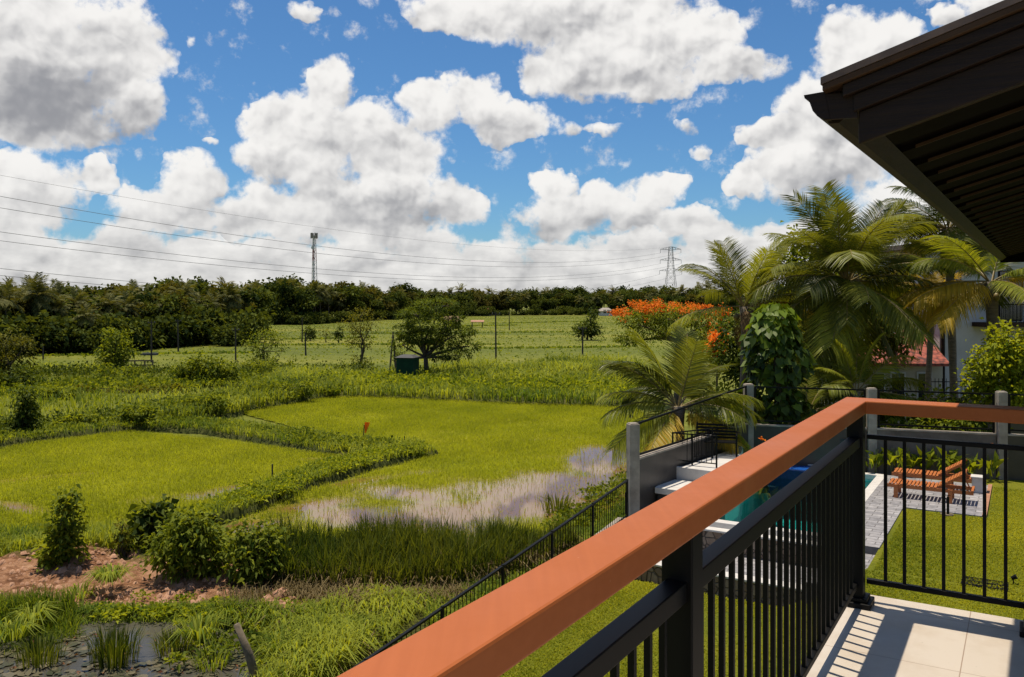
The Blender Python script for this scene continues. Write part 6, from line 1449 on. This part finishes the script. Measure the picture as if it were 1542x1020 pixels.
for (px, y0, y1, w, lab, wm) in ((732, 464, 473, 8, 'red-roofed house at the foot of the far wood', 'cream_wall'), (910, 463, 473, 9, 'white house between trees at the far edge of the fields', 'white_paint')):
    b = gp(px, 475); s = b.y / FPX; hh = (y1 - y0) * s; ww = w * s
    t = thing('farm_house', lab, 'house', b)
    q = MB(); q.box(b.x - ww, b.x + ww, b.y - 8, b.y, 0, hh * 0.7); q.build('wall', M[wm], t)
    q = MB(); q.poly([(b.x - ww - .6, b.y - 8.6, hh * .68), (b.x + ww + .6, b.y - 8.6, hh * .68), (b.x + ww + .6, b.y + .6, hh * .68), (b.x - ww - .6, b.y + .6, hh * .68), (b.x - ww * .5, b.y - 4, hh * 1.15), (b.x + ww * .5, b.y - 4, hh * 1.15)], [(0, 1, 5, 4), (2, 3, 4, 5), (0, 4, 3), (1, 2, 5)]); q.build('roof', M['red_tile'] if px == 732 else M['concrete'], t)
    for k in (-0.5, 0.1, 0.6):
        q = MB(); q.box(b.x + k * ww, b.x + k * ww + 1.2, b.y - 8.05, b.y - 8.002, 1.0, 2.4); q.build('window', M['glass'], t)
# stakes and the flag
a = gp(546, 672); t = thing('flag_marker', 'small orange flag on a thin pole at the bank between the rice fields', 'flag', a)
tp_ = dp(548.5, 640, a.y - 0.1)
q = MB(); q.tube([a + Vector((0, 0, -.1)), tp_], 0.022, 6); q.build('pole', M['pole_wood'], t)
V, F = [], []
for i in range(6):
    for j in range(4):
        u, v = i / 5, j / 3; hgt = (1 - 0.55 * u)
        V.append(tp_ + Vector((0.02 + 0.26 * v * (1 - 0.75 * u), 0.03 * math.sin(v * 4 + u * 2), 0.12 - 0.50 * u)))
for i in range(5):
    for j in range(3): k = i * 4 + j; F.append((k, k + 1, k + 5, k + 4))
q = MB(); q.poly(V, F); fl = q.build('cloth', M['flag'], t); md = fl.modifiers.new('thick', 'SOLIDIFY'); md.thickness = 0.006
for (xa, ya, xb, yb, r0, lab) in ((410, 734, 410, 699, 0.035, 'thin upright stick on the near bank'), (610, 676, 609, 657, 0.03, 'short stick near the tip of the bank'), (949, 632, 949, 604, 0.04, 'pair-like thin post at the right edge of the rice field'), (953, 632, 953, 606, 0.035, 'second thin post beside it at the right edge of the rice field')):
    a = gp(xa, ya); props(MB().tube([a + Vector((0, 0, -.1)), dp(xb, yb, a.y)], [r0, r0 * 0.8], 7).build('stake', M['pole_wood']), lab, 'stake')
a = gp(388, 1030, 0.1); props(MB().tube([a + Vector((0.03, 0, -.15)), a.lerp(dp(356, 940, a.y), 0.5) + Vector((0.03, 0, 0)), dp(356, 940, a.y)], [0.085, 0.075, 0.055], 9).build('leaning_stake', M['stake_wood'], smooth=True), 'thick weathered stake leaning out of the foreground grass', 'stake')
for i, (px, py, r_, lab) in enumerate(((425, 898, 0.22, 'earth clod with a stone in the grass right of the soil bank'), (205, 838, 0.25, 'brown clod on the crest of the soil bank'))):
    c = gp(px, py, 0.15); V, F = [], []
    for a_ in range(7):
        th = math.pi * a_ / 6
        for k in range(10): ph = 2 * math.pi * k / 10; rr = r_ * (1 + 0.2 * math.sin(3 * ph + a_ * 2 + i) + 0.1 * random.random()); V.append(c + Vector((rr * math.sin(th) * math.cos(ph), rr * math.sin(th) * math.sin(ph), rr * 0.75 * math.cos(th))))
    for a_ in range(6):
        for k in range(10): F.append((a_ * 10 + k, a_ * 10 + (k + 1) % 10, (a_ + 1) * 10 + (k + 1) % 10, (a_ + 1) * 10 + k))
    q = MB(); q.poly(V, F); props(q.build('clod', M['soil'], smooth=True), lab, 'clod')

# communication mast
Y = 420.0; b = Vector((dp(473, 450, Y).x, Y, 0)); top = dp(472, 355, Y).z
t = thing('radio_mast', 'red and white lattice radio mast rising behind the wood', 'mast', b)
nseg = 12; w0, w1 = 1.9, 0.75
def mc(i, k): u = i / nseg; w = w0 + (w1 - w0) * u; a_ = k * 2 * math.pi / 3 + 0.5; return b + Vector((w * math.cos(a_), w * math.sin(a_), top * u))
for lo_, hi_, col in ((0, 3, 'white_paint'), (3, 5, 'red_paint'), (5, 8, 'white_paint'), (8, 10, 'red_paint'), (10, 12, 'white_paint')):
    q = MB()
    for i in range(lo_, hi_):
        if True:
            for k in range(3):
                q.beam(mc(i, k), mc(i + 1, k), 0.26, 0.26); q.beam(mc(i, k), mc(i + 1, (k + 1) % 3), 0.14, 0.14); q.beam(mc(i + 1, k), mc(i + 1, (k + 1) % 3), 0.14, 0.14)
    q.build('lattice', M[col], t)
q = MB(); q.tube([b + Vector((0, 0, 3)), b + Vector((0, 0, top))], 0.22, 6); q.build('cable_ladder', M['galv'], t)
q = MB()
for k in range(6):
    a_ = k * math.pi / 3; c = b + Vector((1.5 * math.cos(a_), 1.5 * math.sin(a_), top - 0.2)); q.box(c.x - .25, c.x + .25, c.y - .25, c.y + .25, c.z - 1.2, c.z + 1.5)
    q.beam(b + Vector((0, 0, top - 0.4)), c, 0.15, 0.15)
q.build('antennas', M['concrete'], t)
q = MB(); q.tube([b + Vector((-0.3, -0.7, top - 6)), b + Vector((-0.3, -1.3, top - 6))], [0.6, 0.9], 12); q.build('dish', M['white_paint'], t)

# transmission pylon
Y = 600.0; b = Vector((dp(1010, 450, Y).x, Y, 0)); H = dp(1010, 372, Y).z
t = thing('transmission_pylon', 'grey lattice transmission pylon with three pairs of arms on the skyline', 'pylon', b)
prof_ = [(0, 5.2), (10, 4.2), (18, 3.3), (25, 2.5), (30, 2.0), (35.5, 1.6), (41, 1.35), (H, 1.2)]
def pc(i, k): z_, w_ = prof_[i]; sx, sy = ((-1, -1), (1, -1), (1, 1), (-1, 1))[k]; return b + Vector((sx * w_, sy * w_, z_))
q = MB()
for i in range(len(prof_) - 1):
    for k in range(4):
        q.beam(pc(i, k), pc(i + 1, k), 0.20, 0.20); q.beam(pc(i, k), pc(i + 1, (k + 1) % 4), 0.11, 0.11); q.beam(pc(i, (k + 1) % 4), pc(i + 1, k), 0.11, 0.11); q.beam(pc(i + 1, k), pc(i + 1, (k + 1) % 4), 0.14, 0.14)
q.build('tower', M['galv'], t)
ARM = []
for zz_, w_ in ((H - 2.0, 7.2), (H - 9.5, 7.4), (H - 17, 7.8)):
    q = MB()
    for s_ in (-1, 1):
        tip = b + Vector((s_ * w_, 0, zz_ + 0.3)); ARM.append(tip - Vector((0, 0, 2.6)))
        for yy in (-1.3, 1.3):
            q.beam(b + Vector((s_ * 1.3, yy, zz_)), tip, 0.2, 0.2); q.beam(b + Vector((s_ * 1.3, yy, zz_ + 1.9)), tip, 0.2, 0.2)
            for u in (0.35, 0.65): q.beam((b + Vector((s_ * 1.3, yy, zz_))).lerp(tip, u), (b + Vector((s_ * 1.3, yy, zz_ + 1.9))).lerp(tip, u), 0.12, 0.12)
        q.beam(tip, tip - Vector((0, 0, 2.6)), 0.22, 0.22)
    q.build('arm', M['galv'], t)
PEAK = b + Vector((0, 0, H))
# overhead line: from the pylon towards a nearer tower beyond the left edge
lines = [((-130, 240, 190), PEAK, 460, 340, 'faint earth wire, uppermost of the overhead line'),
         ((-130, 272, 190), ARM[0], 472, 370, 'highest thick conductor of the overhead line'), ((-130, 291, 190), ARM[1], 472, 381, 'second conductor from the top of the overhead line'),
         ((-130, 331, 190), ARM[2], 472, 404.5, 'third conductor from the top of the overhead line'), ((-130, 346, 190), ARM[3], 472, 412, 'fourth conductor from the top of the overhead line'),
         ((-130, 390, 190), ARM[4], 300, 433, 'fifth conductor, low over the left wood'), ((-130, 402, 190), ARM[5], 200, 433, 'lowest conductor, just above the left wood')]
for (px, py, Yl), end, mx, my, lab in lines:
    a = dp(px, py, Yl); e = Vector(end)
    k = (mx - CX) / FPX; u = (k * a.y - a.x) / ((e.x - a.x) - k * (e.y - a.y)); y_ = a.y + (e.y - a.y) * u
    zl = a.z + (e.z - a.z) * u; zw = CAMZ - (my - HY) / FPX * y_; sag = (zl - zw) / (4 * u * (1 - u))
    wire('overhead_wire', lab, a, e, sag, 0.03 if 'faint' in lab else 0.055, 'overhead power line wires', n=40)

# ------------------------------------------------------------------ the wood beyond the fields
def far_tree_mesh(seed, kind):
    global RNG
    keep = RNG; RNG = np.random.default_rng(seed); lv = LV()
    if kind == 'broad':
        bl = []
        for i in range(7): a_ = RNG.uniform(0, 6.28); r_ = RNG.uniform(0.1, 0.33); bl.append((Vector((r_ * math.cos(a_), r_ * math.sin(a_), RNG.uniform(0.32, 0.85))), (RNG.uniform(0.14, 0.24), RNG.uniform(0.14, 0.24), RNG.uniform(0.10, 0.17))))
        crown_leaves(lv, bl, 120, 8, 0.085, 0.6, 0.05, 0.40, 0.8, tvar=0.26)
    elif kind == 'bush':
        bl = []
        for i in range(6): a_ = RNG.uniform(0, 6.28); r_ = RNG.uniform(0.1, 0.75); bl.append((Vector((r_ * math.cos(a_), r_ * math.sin(a_), RNG.uniform(0.2, 0.6))), (RNG.uniform(0.3, 0.5), RNG.uniform(0.3, 0.5), RNG.uniform(0.25, 0.4))))
        crown_leaves(lv, bl, 130, 8, 0.15, 0.6, 0.09, 0.45, 0.8, tvar=0.25)
    V, Q, T = (np.concatenate(x) for x in (lv.V, lv.Q, lv.T)); RNG = keep
    return V, Q, T
def shared(name, V, Q, T, m):
    o = np_mesh(name, V, Q, m, None, T); me = o.data; bpy.data.objects.remove(o); return me
BROAD = [shared('crown', *far_tree_mesh(200 + i, 'broad'), M['leaf_far'] if i % 3 else M['leaf_far_brown']) for i in range(6)]
BUSH = [shared('foliage', *far_tree_mesh(300 + i, 'bush'), M['leaf_far']) for i in range(4)]
def far_trunk(h0): q = MB(); q.tube([(0, 0, -0.02), (0.01, 0, 0.3), (0, 0.01, h0)], [0.022, 0.017, 0.01], 5); o = q.build('trunk', M['bark']); me = o.data; bpy.data.objects.remove(o); return me
TRUNK = far_trunk(0.6)
pt = MB(); pt.tube([(0, 0, -0.02), (0.02, 0, 0.35), (0.01, 0, 0.78)], [0.016, 0.012, 0.010], 5); o_ = pt.build('trunk', M['palm_bark']); PTRUNK = o_.data; bpy.data.objects.remove(o_)
def far_palm_mesh(seed, mm, thin=False):
    r = random.Random(seed); Vs, Qs, Ts = [], [], []; n = 0
    for kd, cnt in (('up', 3), ('high', 5), ('mid', 6), ('flat', 6), ('low', 5), ('hang', 3)):
        for i in range(cnt):
            e, d_, hg = KINDS[kd]; V, Q, T, _ = frond_mesh(e + r.uniform(-.15, .15), d_, L=0.30 * r.uniform(.85, 1.1), nl=20, leaf=0.26, hang=hg, seed=seed * 50 + len(Vs), wl=0.020)
            a_ = r.uniform(0, 6.28); ca, sa = math.cos(a_), math.sin(a_); V = V @ np.array([[ca, sa, 0], [-sa, ca, 0], [0, 0, 1]]) + np.array([0.01, 0, 0.78])
            Vs.append(V); Qs.append(Q + n); Ts.append(T); n += len(V)
    return shared('crown', np.concatenate(Vs), np.concatenate(Qs), np.concatenate(Ts), mm)
M['palm_far'] = leafmat('far_palm_leaf', (0.030, 0.042, 0.010), (0.19, 0.18, 0.045), 0.28, spec=0.15, vary=0.5)
PALMS = [far_palm_mesh(i, M['palm_far']) for i in range(3)]
def plant(kind, x, y, h, label, group, name, cat, z=0.0):
    t = thing(name, label, cat, (x, y, z), group)
    a_ = random.uniform(0, 6.28)
    parts = {'broad': (('trunk', TRUNK), ('crown', random.choice(BROAD))), 'palm': (('trunk', PTRUNK), ('crown', random.choice(PALMS))), 'bush': (('foliage', random.choice(BUSH)),)}[kind]
    sx = h * random.uniform(0.85, 1.2) if kind != 'palm' else h * random.uniform(0.9, 1.05)
    for nm, me in parts:
        o = bpy.data.objects.new(nm, me); COL.objects.link(o); o.parent = t; o.scale = (sx, sx, h); o.rotation_euler = (0, 0, a_)
    return t
# skyline: (px, py of the tree tops) and (px, distance of the front edge)
SKY_ = [(-200, 425), (0, 428), (30, 420), (90, 424), (140, 430), (200, 428), (265, 415), (310, 421), (380, 425), (430, 417), (500, 426), (560, 428), (620, 430), (700, 432), (800, 434), (900, 433), (1000, 432), (1040, 428), (1100, 430), (1250, 425), (1500, 425), (1800, 425)]
FRONT = [(-200, 100), (0, 112), (120, 120), (250, 130), (330, 142), (375, 150), (385, 235), (450, 235), (520, 260), (600, 300), (700, 350), (850, 370), (1000, 360), (1100, 330), (1500, 260), (1800, 250)]
def itp(tab, x):
    for (x0, v0), (x1, v1) in zip(tab[:-1], tab[1:]):
        if x0 <= x <= x1: return v0 + (v1 - v0) * (x - x0) / (x1 - x0)
    return tab[-1][1] if x > tab[0][0] else tab[0][1]
cnt = {'broad': 0, 'palm': 0}
G1 = 'broad trees of the far wood'; G2 = 'coconut palms of the far wood'; G3 = 'bushes along the edge of the far wood'
random.seed(21)
px = -170.0
while px < 1480:
    yf = itp(FRONT, px); step = 10.5 if px < 375 else 8.5
    for row in range(3):
        Yt = yf + row * (8 if px < 380 else 16) + random.uniform(0, 9); p_ = px + random.uniform(-8, 8)
        ytop = itp(SKY_, p_) + random.uniform(-5, 10) + (2 - row) * (13 if px < 380 else 6) * random.uniform(0.4, 1)
        h = CAMZ - (ytop - HY) / FPX * Yt
        if h < 2.5: continue
        x = (p_ - CX) / FPX * Yt
        if random.random() < (0.34 if px < 380 else 0.24): plant('palm', x, Yt, h * 0.98, 'coconut palm among the trees of the far wood', G2, 'coconut_palm', 'palm'); cnt['palm'] += 1
        else: plant('broad', x, Yt, h, 'dark broadleaf tree in the mass of the far wood', G1, 'woodland_tree', 'tree'); cnt['broad'] += 1
    px += step * (1.0 if px < 1060 else 2.2)
# bushes along the front of the wood
px = -160.0
while px < 1060:
    yf = itp(FRONT, px) - 4; Yt = yf + random.uniform(-4, 3); h = random.uniform(2.2, 5.6) * (1.15 if px < 380 else 0.8)
    plant('bush', (px - CX) / FPX * Yt, Yt, h, 'low dark bush along the front edge of the far wood', G3, 'woodland_bush', 'bush')
    px += random.uniform(6, 11) if px < 380 else random.uniform(8, 15)
for (px, py, hh) in ((330, 500, 7), (350, 508, 5.5), (290, 505, 7), (250, 500, 7.5), (210, 505, 6), (150, 520, 5), (100, 520, 5.5), (120, 518, 6)):
    p = gp(px, py + 12); plant('bush', p.x, p.y, hh * 0.75, 'low dark bush along the front edge of the far wood', G3, 'woodland_bush', 'bush')
# palms that stand out in front of the left wood
for (px, ytop, Yt, lab) in ((8, 428, 92, 'leftmost palm of the wood, at the picture edge'), (55, 420, 98, 'dense tall palm second from the left edge of the wood'), (88, 448, 100, 'grey-green palm left of the sunlit one'), (130, 462, 96, 'sunlit palm with pale drooping fronds low in front of the wood'), (115, 440, 108, 'thin palm behind the sunlit one'), (165, 445, 112, 'palm with brownish fronds right of the sunlit one'), (240, 440, 122, 'tall palm above the thicket in the left wood'), (300, 445, 130, 'palm right of the tall one over the thicket'), (345, 450, 138, 'palm near the right end of the left wood'), (445, 440, 225, 'palm left below the radio mast')):
    h = CAMZ - (ytop - HY) / FPX * Yt
    Yt += 16; h = CAMZ - (ytop - HY) / FPX * Yt
    plant('palm', (px - CX) / FPX * Yt, Yt, max(h, 5.5), lab, 'palms standing out before the wood', 'coconut_palm', 'palm')
print('far wood', cnt)
